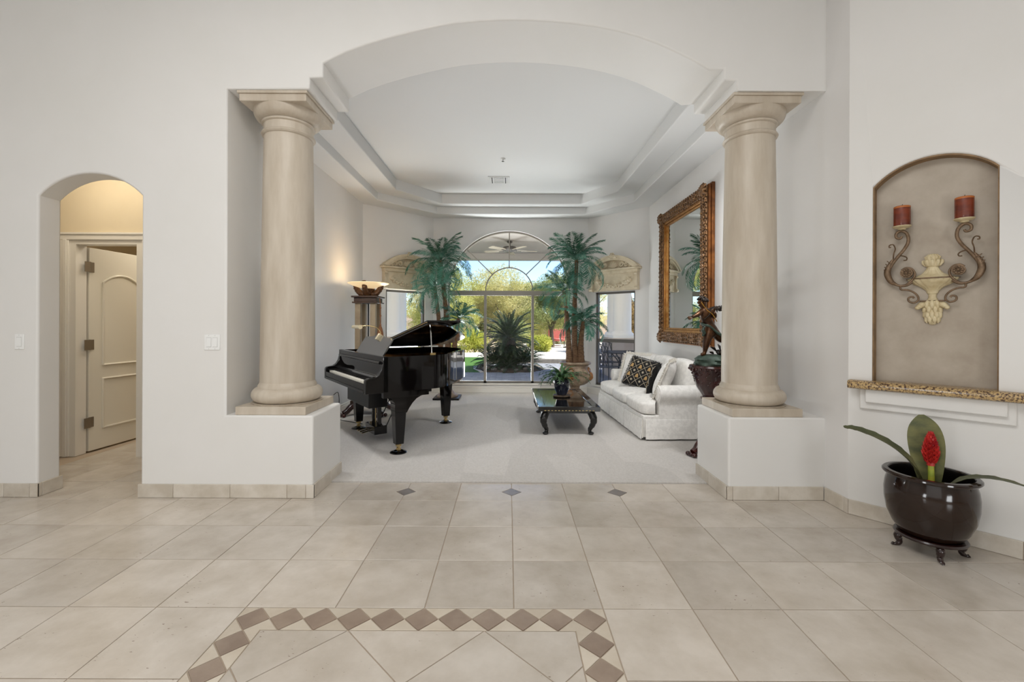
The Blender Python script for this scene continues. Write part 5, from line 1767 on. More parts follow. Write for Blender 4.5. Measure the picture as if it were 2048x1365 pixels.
def fringe(S, L, n_, seed, r=0.004):
    rnd = random.Random(seed)
    mb = MB()
    for side in range(4):
        for i in range(n_):
            t = -1 + 2 * (i + 0.5) / n_
            for lay in (-1, 1):
                l_ = L * rnd.uniform(0.75, 1.2); w_ = rnd.uniform(-0.008, 0.008)
                base = {0: (t * S, lay * 0.004, S * 0.985), 1: (t * S, lay * 0.004, -S * 0.985), 2: (S * 0.985, lay * 0.004, t * S), 3: (-S * 0.985, lay * 0.004, t * S)}[side]
                dv = {0: (w_, lay * 0.010, l_), 1: (w_, lay * 0.010, -l_), 2: (l_, lay * 0.010, w_), 3: (-l_, lay * 0.010, w_)}[side]
                b = Vector(base); e_ = b + Vector(dv)
                a_ = Vector((r, 0, 0)) if side < 2 else Vector((0, 0, r))
                mb.add([b - a_, b + a_, e_ + a_ * 0.8, e_ - a_ * 0.8, b + Vector((0, r, 0)), e_ + Vector((0, r, 0))], [(0, 1, 2, 3), (0, 4, 5, 3), (1, 2, 5, 4)])
    return mb


def place(o, loc, normal, roll=0.0):
    """set a pillow: its local y runs along the normal, local z stays as upright as it can"""
    y = Vector(normal).normalized()
    x = y.cross(Vector((0, 0, 1))).normalized()
    z = x.cross(y)
    M = Matrix((x, y, z)).transposed().to_4x4()
    o.matrix_basis = Matrix.Translation(loc) @ M @ Matrix.Rotation(roll, 4, 'Y')


def white_pillow(label, S, th, loc, nrm, roll=0.0):
    p = thing('throw_pillow', label, 'pillow')
    pillow_body(S, th).build('body', 'sofa_white', p, smooth=60)
    f_ = fringe(S, 0.035, 44, 3).build('fringe', 'fringe', p); f_['kind'] = 'stuff'
    place(p, loc, nrm, roll)
    return p


def black_pillow(label, S, th, loc, nrm, roll=0.0):
    p = thing('throw_pillow', label, 'pillow')
    pillow_body(S, th).build('body', 'pillow_black', p, smooth=60)

    def surf(u, v, lift=0.002):
        pin = 1 - 0.05 * (1 - (abs(u) * abs(v)) ** 1.5)
        return Vector((u * S * pin, th * ((1 - abs(u) ** 3.0) * (1 - abs(v) ** 3.0)) ** 0.55 + 0.003 + lift, v * S * pin))
    lt = MB()
    for k in (-4 / 3, -2 / 3, 0, 2 / 3, 4 / 3):
        for dg in (-1, 1):
            pts = []
            for i in range(65):
                u = -0.97 + 1.94 * i / 64
                v = dg * u + k
                if abs(v) < 0.97: pts.append(surf(u, v))
            if len(pts) > 3: lt.tube(pts[::2] if len(pts) > 12 else pts, 0.0024, 4)
    lt.build('lattice_cord', 'pillow_cream', p)
    for i in range(-2, 3):
        for j in range(-2, 3):
            if (i + j) % 2 == 0: continue
            q = surf(i / 3, j / 3)
            em = MB()
            if j % 2:
                em.ball(q, (0.022, 0.004, 0.022), 10, 6); em.ball(q + Vector((0, 0, 0.018)), (0.015, 0.004, 0.012), 8, 5)
                for s in (-1, 1): em.ball(q + Vector((s * 0.015, 0, -0.016)), (0.011, 0.004, 0.009), 8, 5)
                em.build('gold_emblem', 'pillow_gold', p, smooth=60)
            else:
                for n8 in range(8):
                    a = PI * n8 / 4
                    em.tube([q, q + Vector((0.019 * math.cos(a), 0, 0.019 * math.sin(a)))], [0.004, 0.0016], 4)
                em.build('star_emblem', 'pillow_cream', p)
    f_ = fringe(S, 0.016, 50, 8, 0.003).build('fringe', 'pillow_black', p); f_['kind'] = 'stuff'
    place(p, loc, nrm, roll)
    return p


white_pillow('white fringed pillow leaning on the near arm of the sofa', 0.220, 0.080, (1.82, 5.16, 0.662), (-0.75, 0.42, 0.36))
black_pillow('black pillow seen edge-on with dark fringe behind the near white pillow', 0.185, 0.05, (1.80, 5.47, 0.62), (-0.86, 0.44, 0.30), 0.0)
black_pillow('black pillow with gold lattice and emblems in the middle of the sofa', 0.20, 0.06, (1.77, 5.93, 0.645), (-0.62, -0.66, 0.42), -0.20)
white_pillow('white fringed pillow at the far end behind the gold lattice pillow', 0.215, 0.07, (1.83, 6.35, 0.655), (-0.66, -0.66, 0.35), -0.05)

# ================================================================== PEDESTAL AND CHERUB
QX, QY = 2.03, 4.40
pd = thing('carved_pedestal', 'dark red carved wooden pedestal behind the right column', 'pedestal', (QX, QY, 0.010))
MB().lathe([(0.19, 0.845), (0.215, 0.85), (0.222, 0.865), (0.215, 0.882), (0.19, 0.886)], 40).build('top_slab', 'wood_red', pd, smooth=40)
pf = spline([(0.085, 0, 0.56), (0.105, 0, 0.60), (0.150, 0, 0.67), (0.175, 0, 0.75), (0.185, 0, 0.80), (0.20, 0, 0.85)], 5)
MB().lathe([(p.x, p.z) for p in pf], 48, wob=lambda a, j, z: 1 + 0.02 * math.cos(16 * a)).build('carved_cup', 'wood_red', pd, smooth=50)
MB().lathe([(0.10, 0.545), (0.112, 0.55), (0.112, 0.565), (0.10, 0.572)], 32).build('collar', 'wood_red', pd, smooth=40)
MB().lathe([(0.095, 0.20), (0.105, 0.22), (0.085, 0.26), (0.075, 0.38), (0.085, 0.50), (0.097, 0.55)], 32, wob=lambda a, j, z: 1 + 0.05 * math.cos(10 * a)).build('stem', 'wood_red', pd, smooth=50)
MB().lathe([(0.10, 0.10), (0.135, 0.11), (0.14, 0.14), (0.12, 0.17), (0.10, 0.205)], 32).build('knop', 'wood_red', pd, smooth=50)
cv = MB()
rnd = random.Random(11)
for k in range(14):
    a = 2 * PI * k / 14
    for j in range(6):
        z = 0.825 - 0.026 * j
        r_ = 0.200 - 0.009 * j
        b = a + 0.10 * math.sin(j * 1.9)
        cv.tube([((r_ - 0.010) * math.cos(b - 0.06), (r_ - 0.010) * math.sin(b - 0.06), z - 0.012), (r_ * math.cos(b), r_ * math.sin(b), z), ((r_ - 0.006) * math.cos(b + 0.07), (r_ - 0.006) * math.sin(b + 0.07), z + 0.014)], [0.004, 0.010, 0.004], 6)
for k in range(30):
    a = 2 * PI * k / 30
    cv.ball((0.218 * math.cos(a), 0.218 * math.sin(a), 0.846), 0.012, 6, 5)
cv.build('carved_leaves', 'wood_red', pd, smooth=60)
for k in range(3):
    a = math.radians(200 + 120 * k)
    c_, s_ = math.cos(a), math.sin(a)
    pts = spline([(0.08 * c_, 0.08 * s_, 0.15), (0.15 * c_, 0.15 * s_, 0.12), (0.20 * c_, 0.20 * s_, 0.065), (0.245 * c_, 0.245 * s_, 0.040)], 5)
    ft = MB().tube(pts, [0.048 - 0.016 * i / (len(pts) - 1) for i in range(len(pts))], 10)
    for j in range(3):
        b = a + (j - 1) * 0.17
        ft.ball((0.265 * math.cos(b), 0.265 * math.sin(b), 0.022), (0.026, 0.026, 0.022), 8, 6)
    ft.build('claw_foot', 'wood_red', pd, smooth=60)

ch = thing('cherub_statue', 'bronze winged cherub striding on a green rock with a bow', 'statue', (QX, QY, 0.896))
rk = MB().lathe([(0.0, 0.0), (0.172, 0.0), (0.178, 0.018), (0.165, 0.03), (0.160, 0.045), (0.168, 0.055), (0.14, 0.085), (0.10, 0.10), (0.0, 0.108)], 40, wob=lambda a, j, z: 1 + 0.05 * math.sin(5 * a + j * 1.7) + 0.03 * math.cos(11 * a + j))
rk.build('rock_base', 'verdigris', ch, smooth=40)
fo = MB()
rnd = random.Random(2)
for k in range(11):
    a = rnd.uniform(-0.6, 1.2); r_ = rnd.uniform(0.02, 0.13)
    fo.ball((r_ * math.cos(a) + 0.03, -0.05 + r_ * math.sin(a) * 0.8, 0.10 + rnd.uniform(0, 0.05)), (rnd.uniform(0.02, 0.035), 0.022, rnd.uniform(0.02, 0.035)), 7, 5)
for x_, z_, dx_, dz_ in ((0.01, 0.14, -0.065, 0.045), (0.05, 0.15, -0.03, 0.06), (0.08, 0.14, 0.02, 0.075), (-0.02, 0.115, -0.04, 0.02), (0.10, 0.13, 0.05, 0.04)):
    fo.tube([(x_, -0.05, z_), (x_ + dx_ * 0.5, -0.06, z_ + dz_ * 0.7), (x_ + dx_, -0.06, z_ + dz_)], [0.012, 0.026, 0.004], 7, 0.4)
fo.build('rock_foliage', 'bronze_dark', ch, smooth=60)


def skin_body(name, chains, material, parent, sub=2):
    """one continuous body grown from connected joints"""
    verts, edges, radii = [], [], []
    look = {}
    for chn in chains:
        prev = None
        for item in chn:
            key = item if isinstance(item, str) else item[0]
            if isinstance(item, str):
                i = look[item]
            else:
                i = len(verts); look[key] = i
                verts.append(item[1]); radii.append(item[2])
            if prev is not None: edges.append((prev, i))
            prev = i
    me = bpy.data.meshes.new(name)
    me.from_pydata(verts, edges, [])
    me.materials.append(MATS[material])
    o = bpy.data.objects.new(name, me)
    C.objects.link(o)
    o.parent = parent
    me.skin_vertices or None
    bmx = bmesh.new(); bmx.from_mesh(me)
    lay = bmx.verts.layers.skin.verify()
    bmx.verts.ensure_lookup_table()
    for i, v in enumerate(bmx.verts):
        r_ = radii[i]
        v[lay].radius = (r_, r_) if not isinstance(r_, tuple) else r_
        v[lay].use_root = (i == 0)
    bmx.to_mesh(me); bmx.free()
    sk = o.modifiers.new('skin', 'SKIN'); sk.use_smooth_shade = True
    if sub:
        sb = o.modifiers.new('sub', 'SUBSURF'); sb.levels = sub; sb.render_levels = sub
    return o


skin_body('body', [
    [('pelvis', (-0.012, 0.0, 0.345), 0.052), ('waist', (-0.040, 0.0, 0.405), 0.047), ('chest', (-0.072, 0.0, 0.475), 0.053), ('upper', (-0.088, 0.0, 0.520), 0.046), ('neck', (-0.098, -0.004, 0.560), 0.024), ('jaw', (-0.108, -0.010, 0.592), 0.036), ('skull', (-0.112, -0.008, 0.628), 0.048), ('crown', (-0.112, -0.006, 0.655), 0.030)],
    ['upper', ('shl', (-0.125, -0.030, 0.532), 0.030), ('ell', (-0.176, -0.065, 0.500), 0.025), ('wrl', (-0.222, -0.080, 0.478), 0.018), ('hal', (-0.245, -0.085, 0.470), 0.017)],
    ['upper', ('shr', (-0.040, 0.010, 0.532), 0.031), ('elr', (0.022, 0.0, 0.470), 0.026), ('wrr', (-0.005, -0.050, 0.505), 0.018), ('har', (-0.020, -0.060, 0.520), 0.017)],
    ['pelvis', ('hipl', (-0.050, -0.025, 0.318), 0.050), ('knl', (-0.078, -0.035, 0.228), 0.037), ('cal', (-0.086, -0.030, 0.180), 0.031), ('anl', (-0.092, -0.025, 0.128), 0.020), ('hel', (-0.098, -0.028, 0.110), 0.021), ('tol', (-0.135, -0.040, 0.104), 0.016)],
    ['pelvis', ('hipr', (0.030, 0.025, 0.315), 0.050), ('knr', (0.100, 0.030, 0.245), 0.038), ('car', (0.150, 0.035, 0.250), 0.031), ('anr', (0.205, 0.035, 0.268), 0.020), ('tor', (0.240, 0.035, 0.250), 0.016)],
], 'bronze', ch)
hr = MB()
rnd = random.Random(9)
for k in range(60):
    a = rnd.uniform(0, 2 * PI); t = rnd.uniform(0.05, 1.0)
    el = math.asin(t)
    x_ = math.cos(el) * math.cos(a); y_ = math.cos(el) * math.sin(a)
    if x_ < -0.35 and t < 0.5: continue
    hr.ball((-0.108 + 0.050 * x_, -0.008 + 0.050 * y_, 0.628 + 0.046 * t), (0.014, 0.014, 0.012), 6, 5)
hr.build('hair', 'bronze_dark', ch, smooth=60)
fc = MB()
fc.tube([(-0.150, -0.022, 0.634), (-0.163, -0.028, 0.612), (-0.152, -0.024, 0.606)], [0.006, 0.009, 0.006], 6)
fc.ball((-0.148, -0.024, 0.592), (0.008, 0.013, 0.004), 7, 4); fc.ball((-0.146, -0.024, 0.584), (0.008, 0.011, 0.004), 7, 4)
for d in (-0.024, 0.012):
    fc.ball((-0.150, -0.012 + d, 0.626), (0.006, 0.009, 0.006), 7, 5)
fc.ball((-0.108, -0.056, 0.616), (0.009, 0.006, 0.013), 7, 5); fc.ball((-0.100, 0.040, 0.616), (0.009, 0.006, 0.013), 7, 5)
fc.build('face', 'bronze', ch, smooth=60)
for tag_, wr, dr_, up in (('l', Vector((-0.245, -0.085, 0.470)), Vector((-1, -0.25, -0.35)).normalized(), Vector((0, -0.3, 1))), ('r', Vector((-0.020, -0.060, 0.520)), Vector((-0.5, -0.35, 0.55)).normalized(), Vector((0.2, -1, 0.2)))):
    hd = MB()
    side = dr_.cross(up).normalized()
    for q, (o_, l_) in enumerate(((-1.5, 0.028), (-0.5, 0.033), (0.5, 0.031), (1.5, 0.024))):
        b = wr + side * o_ * 0.0095 + dr_ * 0.008
        hd.tube([b, b + dr_ * l_ * 0.55, b + dr_ * l_ * 0.9 - up.normalized() * 0.010], [0.0062, 0.0056, 0.0042], 6)
    b = wr + side * 0.014 - dr_ * 0.004
    hd.tube([b, b + (dr_ * 0.6 + side * 0.7) * 0.024, b + (dr_ * 1.0 + side * 0.5) * 0.030], [0.0066, 0.006, 0.0045], 6)
    hd.build('fingers', 'bronze', ch, smooth=60)
for yy in (-0.020, 0.055):
    w_ = MB()
    o_ = Vector((-0.035, yy, 0.520))
    rows = []
    for k in range(9):
        t = k / 8
        c_ = o_ + Vector((0.155 * t, yy * 0.7 * t, 0.060 * math.sin(PI * t * 0.8) - 0.015 * t))
        rows.append((c_, 0.012 + 0.030 * math.sin(PI * (0.12 + 0.80 * t))))
    w_.tube([r[0] for r in rows], [r[1] for r in rows], 10, 0.35)
    wing_ = w_.build('wing', 'bronze_dark', ch, smooth=60)
    for k in range(5):
        a0_ = rows[2 + k][0] + Vector((0, -0.010, 0.018)); a1_ = rows[2 + k][0] + Vector((0.022, -0.010, -0.030))
        MB().tube([a0_, a0_.lerp(a1_, 0.5) + Vector((0.006, -0.004, 0)), a1_], [0.004, 0.007, 0.003], 6).build('feather', 'bronze_dark', wing_, smooth=60)
dp = MB()
for k in range(6):
    cx_, cz_ = -0.052 + 0.022 * k, 0.375 - 0.016 * k
    rx_, ry_ = 0.056 + 0.005 * k, 0.058 + 0.003 * k
    dp.tube([(cx_ + rx_ * math.cos(a), ry_ * math.sin(a), cz_ - (0.035 + 0.006 * k) * math.cos(a) + 0.006 * math.sin(3 * a + k)) for a in [2 * PI * i / 24 for i in range(25)]], 0.011, 7)
dp.tube(spline([(-0.100, -0.035, 0.375), (-0.118, -0.045, 0.345), (-0.108, -0.050, 0.315), (-0.122, -0.045, 0.285)], 5), [0.012] * 5 + [0.016] * 6 + [0.014] * 4 + [0.004], 7)
dp.build('drapery', 'verdigris', ch, smooth=60)
bo = MB().tube(spline([(-0.150, -0.075, 0.62), (-0.10, -0.085, 0.545), (-0.045, -0.090, 0.50), (0.00, -0.085, 0.43)], 5), 0.004, 6)
bo.build('bow', 'bronze_gold', ch, smooth=60)
MB().tube(spline([(-0.045, -0.040, 0.565), (-0.060, -0.062, 0.50), (-0.105, -0.056, 0.455)], 6), 0.006, 6).build('strap', 'bronze_dark', ch, smooth=60)

# ================================================================== MIRROR
MYN, MYF, MZ0, MZ1 = 5.03, 6.62, 1.035, 2.925
mr = thing('wall_mirror', 'large mirror in an ornate carved gilt frame above the sofa', 'mirror', (XR, (MYN + MYF) / 2, MZ0))
hw, hh = (MYF - MYN) / 2, MZ1 - MZ0


def mrf(u, v, d): return (-d, u, v)      # u along the wall, v up, d out of the wall


def frame_ring(a, b, d0, d1, name, material, bev=0.004):
    """four mitred rails between the inset a (outer) and b (inner)"""
    for k, q in enumerate((((-hw + a, a), (hw - a, a), (hw - b, b), (-hw + b, b)), ((hw - a, a), (hw - a, hh - a), (hw - b, hh - b), (hw - b, b)),
                           ((hw - a, hh - a), (-hw + a, hh - a), (-hw + b, hh - b), (hw - b, hh - b)), ((-hw + a, hh - a), (-hw + a, a), (-hw + b, b), (-hw + b, hh - b)))):
        MB().prism(q, mrf, d0, d1).build(name, material, mr, bevel=bev)


frame_ring(0.0, 0.10, 0.004, 0.040, 'back_rail', 'mirror_side')
frame_ring(0.018, 0.13, 0.040, 0.072, 'side_rail', 'mirror_side')
frame_ring(0.030, 0.155, 0.070, 0.100, 'carved_rail', 'mirror_carving', 0.012)
frame_ring(0.150, 0.188, 0.045, 0.085, 'gilt_rail', 'mirror_gold')
frame_ring(0.188, 0.215, 0.045, 0.068, 'inner_rail', 'mirror_gold')
MB().prism([(-hw + 0.21, 0.21), (hw - 0.21, 0.21), (hw - 0.21, hh - 0.21), (-hw + 0.21, hh - 0.21)], mrf, 0.04, 0.052).build('mirror_glass', 'mirror_glass', mr)
cvm = MB()
rnd = random.Random(21)
per = [((-hw + 0.09, 0.09), (hw - 0.09, 0.09)), ((hw - 0.09, 0.09), (hw - 0.09, hh - 0.09)), ((hw - 0.09, hh - 0.09), (-hw + 0.09, hh - 0.09)), ((-hw + 0.09, hh - 0.09), (-hw + 0.09, 0.09))]
for a, b in per:
    L_ = math.hypot(b[0] - a[0], b[1] - a[1])
    tx, tz = (b[0] - a[0]) / L_, (b[1] - a[1]) / L_
    nx, nz = -tz, tx
    k = 0
    s_ = 0.0
    while s_ < L_:
        # an S-scroll, leaf lobes and beads
        for sd in (-1, 1):
            c0 = (a[0] + tx * s_ + nx * sd * 0.026, a[1] + tz * s_ + nz * sd * 0.026)
            pts = [mrf(c0[0] + 0.026 * (1 - 0.07 * i) * math.cos(i * 0.8 + k), c0[1] + 0.026 * (1 - 0.07 * i) * math.sin(i * 0.8 + k), 0.102 + 0.002 * i) for i in range(9)]
            cvm.tube(pts, 0.009, 5)
            q = rnd.uniform(-0.02, 0.02)
            cvm.ball(mrf(c0[0] + tx * 0.03 + nx * sd * 0.028, c0[1] + tz * 0.03 + nz * sd * 0.028, 0.098), (0.014, 0.016 + q * 0.2, 0.016), 6, 5)
            cvm.ball(mrf(a[0] + tx * (s_ + 0.02) + nx * -0.058, a[1] + tz * (s_ + 0.02) + nz * -0.058, 0.095), (0.014, 0.014, 0.014), 6, 5)
        cvm.ball(mrf(a[0] + tx * (s_ + 0.03), a[1] + tz * (s_ + 0.03), 0.108), (0.012, 0.018, 0.018), 7, 5)
        s_ += 0.062; k += 1
for sx, zz in ((-1, 0.08), (1, 0.08), (-1, hh - 0.08), (1, hh - 0.08)):
    cu, cvv = sx * (hw - 0.08), zz
    for i in range(8):
        a = 2 * PI * i / 8
        cvm.tube([mrf(cu, cvv, 0.115), mrf(cu + 0.05 * math.cos(a), cvv + 0.05 * math.sin(a), 0.125), mrf(cu + 0.085 * math.cos(a), cvv + 0.085 * math.sin(a), 0.10)], [0.014, 0.022, 0.010], 6)
    cvm.ball(mrf(cu, cvv, 0.122), (0.02, 0.028, 0.028), 8, 6)
cvo = cvm.build('frame_carving', 'mirror_carving', mr, smooth=60)
cvo['kind'] = 'stuff'

# ================================================================== CEILING FITTINGS
vt = thing('ceiling_vent', 'square white air vent in the sitting room ceiling', 'vent', (-0.16, 6.95, ZC))
MB().box(-0.165, -0.165, -0.012, 0.165, 0.165, 0.0).build('frame', 'vent_white', vt, bevel=0.003)
MB().box(-0.14, -0.14, -0.013, 0.14, 0.14, -0.010).build('duct_shadow', 'vent_dark', vt)
for k in range(7):
    x = -0.126 + 0.042 * k
    if abs(x) < 0.06: continue
    MB().box(x - 0.012, -0.14, -0.020, x + 0.012, 0.14, -0.013).build('slat', 'vent_white', vt)
for k in range(5):
    y = -0.112 + 0.056 * k
    MB().box(-0.07, y - 0.018, -0.020, 0.07, y + 0.018, -0.013).build('slat', 'vent_white', vt)
sp_ = thing('sprinkler_head', 'small white fire sprinkler in the sitting room ceiling', 'sprinkler', (-0.085, 6.06, ZC))
MB().lathe([(0.0, -0.012), (0.028, -0.011), (0.036, -0.004), (0.036, 0.0)], 20).build('escutcheon', 'vent_white', sp_, smooth=40)
MB().lathe([(0.018, -0.040), (0.018, -0.036), (0.006, -0.034), (0.006, -0.010)], 14).build('deflector', 'chrome', sp_, smooth=40)

# ================================================================== OUTDOORS
GZ = -0.02
struct(MB().box(-40, YK + 0.2, -0.30, 40, 70, GZ - 0.05).build('ground', 'gravel'), 'pale gravel garden ground')
patio = struct(MB().box(-5.2, YK + 0.10, -0.25, 5.2, 15.0, GZ - 0.012).build('floor_patio', 'paver_joint'), 'grey paver patio behind the house')
pw, pl_ = 0.30, 0.20
pme, _ = tile_mesh([(0, 0), (pw, 0), (pw, pl_), (0, pl_)], 'paver', 'paver', th=0.02, ch=0.004)
GAP_OLD = GAP
cnt = 0
rest = MB()
island = (0.02, 12.95, 1.02)
rows = int((15.0 - 8.40) / pl_)
spots = []
for j in range(rows):
    for i in range(-17, 17):
        x = i * pw + (pw / 2 if j % 2 else 0); y = 8.40 + j * pl_
        if x < -5.1 or x + pw > 5.1: continue
        if math.hypot(x + pw / 2 - island[0], y + pl_ / 2 - island[1]) < island[2] + 0.05: continue
        if x < -0.72 and y > 11.95 and not (x + pw < -2.5 and y + pl_ < 12.5): continue
        cx, cy = x + pw / 2, y + pl_ / 2
        px = 1017 + F * cx / cy
        vis = (885 < px < 1150) or (1185 < px < 1275)
        spots.append((0 if vis else 1, cy, cx))
spots.sort()
for k, (v_, cy, cx) in enumerate(spots):
    if k < 300:
        put_tile(pme, (cx, cy), patio, 'paver', GZ)
    else:
        rest.box(cx - pw / 2 + 0.004, cy - pl_ / 2 + 0.004, GZ - 0.02, cx + pw / 2 - 0.004, cy + pl_ / 2 - 0.004, GZ)
ro_ = rest.build('paver_field', 'paver', patio); ro_['kind'] = 'stuff'

lw = MB().prism([(-9, 12.5), (-2.52, 12.5), (-2.52, 11.97), (-0.74, 11.97), (-0.82, 12.3), (-0.98, 12.8), (-1.02, 13.4), (-0.9, 14.1), (-0.7, 14.8), (-0.8, 17.2), (-9, 17.8)], xy, GZ - 0.10, GZ + 0.005)
tag(lw.build('lawn', 'lawn'), 'short green lawn beside the paved patio', 'lawn', kind='stuff')
kb = MB()
kp = [(-0.72, 11.97), (-0.80, 12.3), (-0.96, 12.8), (-1.0, 13.4), (-0.88, 14.1), (-0.68, 14.8)]
for a, b in zip(kp[:-1], kp[1:]):
    d = Vector((b[0] - a[0], b[1] - a[1])).normalized(); n2 = Vector((-d.y, d.x)) * 0.05
    kb.add([(a[0] - n2.x, a[1] - n2.y, GZ - 0.05), (b[0] - n2.x, b[1] - n2.y, GZ - 0.05), (b[0] + n2.x, b[1] + n2.y, GZ - 0.05), (a[0] + n2.x, a[1] + n2.y, GZ - 0.05),
            (a[0] - n2.x, a[1] - n2.y, GZ + 0.02), (b[0] - n2.x, b[1] - n2.y, GZ + 0.02), (b[0] + n2.x, b[1] + n2.y, GZ + 0.02), (a[0] + n2.x, a[1] + n2.y, GZ + 0.02)],
           [(0, 3, 2, 1), (4, 5, 6, 7), (0, 1, 5, 4), (1, 2, 6, 5), (2, 3, 7, 6), (3, 0, 4, 7)])
struct(kb.build('trim_lawn_kerb', 'concrete'), 'pale concrete kerb along the lawn')
# planting island
isl = MB().lathe([(0.98, GZ - 0.05), (1.0, GZ + 0.015), (0.95, GZ + 0.03), (0.5, GZ + 0.06), (0.0, GZ + 0.08)], 48, (island[0], island[1], 0))
struct(isl.build('ground_island', 'mulch', smooth=40), 'round mulch bed under the sago palm')
rnd = random.Random(31)
for k in range(18):
    a = 2 * PI * k / 18 + rnd.uniform(-0.1, 0.1)
    if math.sin(a) > 0.55: continue
    r_ = rnd.uniform(0.05, 0.10)
    m_ = MB().ball((0, 0, r_ * 0.35), (r_ * 1.25, r_, r_ * 0.7), 8, 6)
    m_.v = [(x * rnd.uniform(0.9, 1.1), y * rnd.uniform(0.9, 1.1), z) for x, y, z in m_.v]
    o = tag(m_.build('rock', 'rock', smooth=40), 'small grey rock edging the bed of the sago palm', 'rock', 'rocks round the sago palm')
    o.location = (island[0] + 0.86 * math.cos(a), island[1] + 0.86 * math.sin(a), GZ + 0.035)
# raised sunlit terrace on the right
struct(MB().box(0.9, 15.0, -0.3, 12, 30, 0.10).box(0.86, 14.94, -0.3, 12, 15.3, 0.05).build('floor_terrace', 'concrete'), 'raised sunlit concrete terrace')
struct(MB().box(0.84, 14.86, -0.3, 12, 14.95, 0.115).build('trim_terrace_step', 'step_stone'), 'stone edge of the raised terrace')
struct(MB().box(-9, 17.2, -0.3, 0.9, 20, GZ + 0.02).build('floor_path', 'concrete'), 'pale garden path beyond the lawn')
gw = struct(MB().box(-30, 33, -0.3, 30, 33.3, 1.9).build('wall_garden', 'stucco_tan'), 'tan garden wall behind the trees')

# patio roof, beam and columns
roof = MB().box(-5.2, YK + 0.14, 3.16, 5.2, 12.1, 3.40)
roof.prism([(1.70, YK + 0.14), (2.62, 7.50), (2.62, 6.4), (5.2, 6.4), (5.2, YK + 0.14)], xy, 3.16, 3.40)  # unseen roof wing added to keep direct sun out of the right window
roof.prism([(-5.2, YK + 0.14), (-5.2, 7.45), (-2.66, 7.45), (-1.66, YK + 0.14)], xy, 3.16, 3.40)  # matching unseen wing added on the left side
struct(roof.build('ceiling_patio', 'patio_ceiling'), 'pale ceiling of the covered patio')
struct(MB().box(-5.2, 11.72, 3.01, 5.2, 12.08, 3.18).build('trim_patio_beam', 'patio_ceiling'), 'beam along the edge of the patio roof')


def patio_column(label, x, y):
    t = thing('patio_column', label, 'column', (x, y, GZ), 0, 'white columns of the covered patio')
    MB().box(-0.30, -0.30, -0.1, 0.30, 0.30, 0.98).build('pedestal', 'stucco_tan', t, bevel=0.01)
    MB().box(-0.29, -0.29, 0.98, 0.29, 0.29, 1.04).build('plinth', 'stucco_white', t, bevel=0.006)
    MB().lathe([(0.27, 1.04), (0.28, 1.07), (0.265, 1.10), (0.235, 1.12), (0.225, 1.15)], 36).build('torus_base', 'stucco_white', t, smooth=50)
    MB().lathe([(0.222, 1.13), (0.222, 1.6), (0.212, 2.3), (0.198, 2.86)], 40).build('shaft', 'stucco_white', t, smooth=60)
    MB().lathe([(0.198, 2.84), (0.215, 2.86), (0.205, 2.88), (0.205, 2.93), (0.25, 2.98), (0.25, 3.0)], 36).build('capital', 'stucco_white', t, smooth=50)
    return t


patio_column('front white patio column of the pair seen through the left side window', -3.02, 11.42)
patio_column('rear white patio column of the pair seen through the left side window', -3.02, 12.12)
patio_column('front white patio column of the pair seen through the right side window', 2.81, 10.95)
patio_column('rear white patio column of the pair seen through the right side window', 2.81, 11.60)

fan = thing('ceiling_fan', 'patio ceiling fan with pale blades behind the arched window', 'ceiling fan', (0.02, 9.95, 3.16))
MB().tube([(0, 0, -0.02), (0, 0, -0.13)], 0.02, 10).build('down_rod', 'fan_metal', fan)
MB().lathe([(0.03, -0.26), (0.10, -0.25), (0.155, -0.215), (0.165, -0.17), (0.14, -0.14), (0.05, -0.125)], 28).build('motor', 'fan_metal', fan, smooth=50)
MB().lathe([(0.05, -0.005), (0.07, -0.02), (0.05, -0.05), (0.02, -0.06)], 20).build('canopy', 'fan_metal', fan, smooth=50)
for k in range(5):
    a = math.radians(12 + 72 * k)
    bl = MB().prism([(0.16, -0.04), (0.24, -0.062), (0.58, -0.075), (0.62, -0.05), (0.62, 0.05), (0.58, 0.075), (0.24, 0.062), (0.16, 0.04)], lambda u, v, d: (u, v, d + 0.14 * v), -0.222, -0.214)
    bl.xf(Matrix.Rotation(a, 4, 'Z'))
    b_ = bl.build('blade', 'fan_blade', fan)
    MB().tube([(0.10, 0, -0.225), (0.26, 0, -0.226)], 0.012, 6).xf(Matrix.Rotation(a, 4, 'Z')).build('blade_iron', 'fan_metal', b_)

# sago palm
sg = thing('sago_palm', 'dense dark green sago palm in the round garden bed', 'palm', (island[0], island[1], GZ + 0.04))
MB().lathe([(0.22, 0.0), (0.24, 0.2), (0.21, 0.5), (0.19, 0.80), (0.10, 0.88)], 20, wob=lambda a, j, z: 1 + 0.08 * math.cos(9 * a + 3 * j)).build('trunk', 'sago_trunk', sg, smooth=30)
sgm = [frond_mesh('frond', 0.92 + 0.06 * k, 0.55 + 0.4 * k, 62, 0.125, 'sago', 80 + k, 0.72, 0.009) for k in range(3)]
rnd = random.Random(17)


def sago_crown(c, n_, s0, seed, hi, lo):
    rnd = random.Random(seed)
    for i in range(n_):
        o = bpy.data.objects.new('frond', sgm[i % 3]); C.objects.link(o); o.parent = sg
        az = 2.399963 * i + rnd.random() * 0.2
        pitch = hi + (lo - hi) * (i / n_) + rnd.uniform(-0.08, 0.08)
        o.rotation_euler = (Matrix.Rotation(az, 3, 'Z') @ Matrix.Rotation(-pitch, 3, 'Y')).to_euler()
        o.location = c
        k = s0 * rnd.uniform(0.88, 1.1)
        o.scale = (k, k, k)


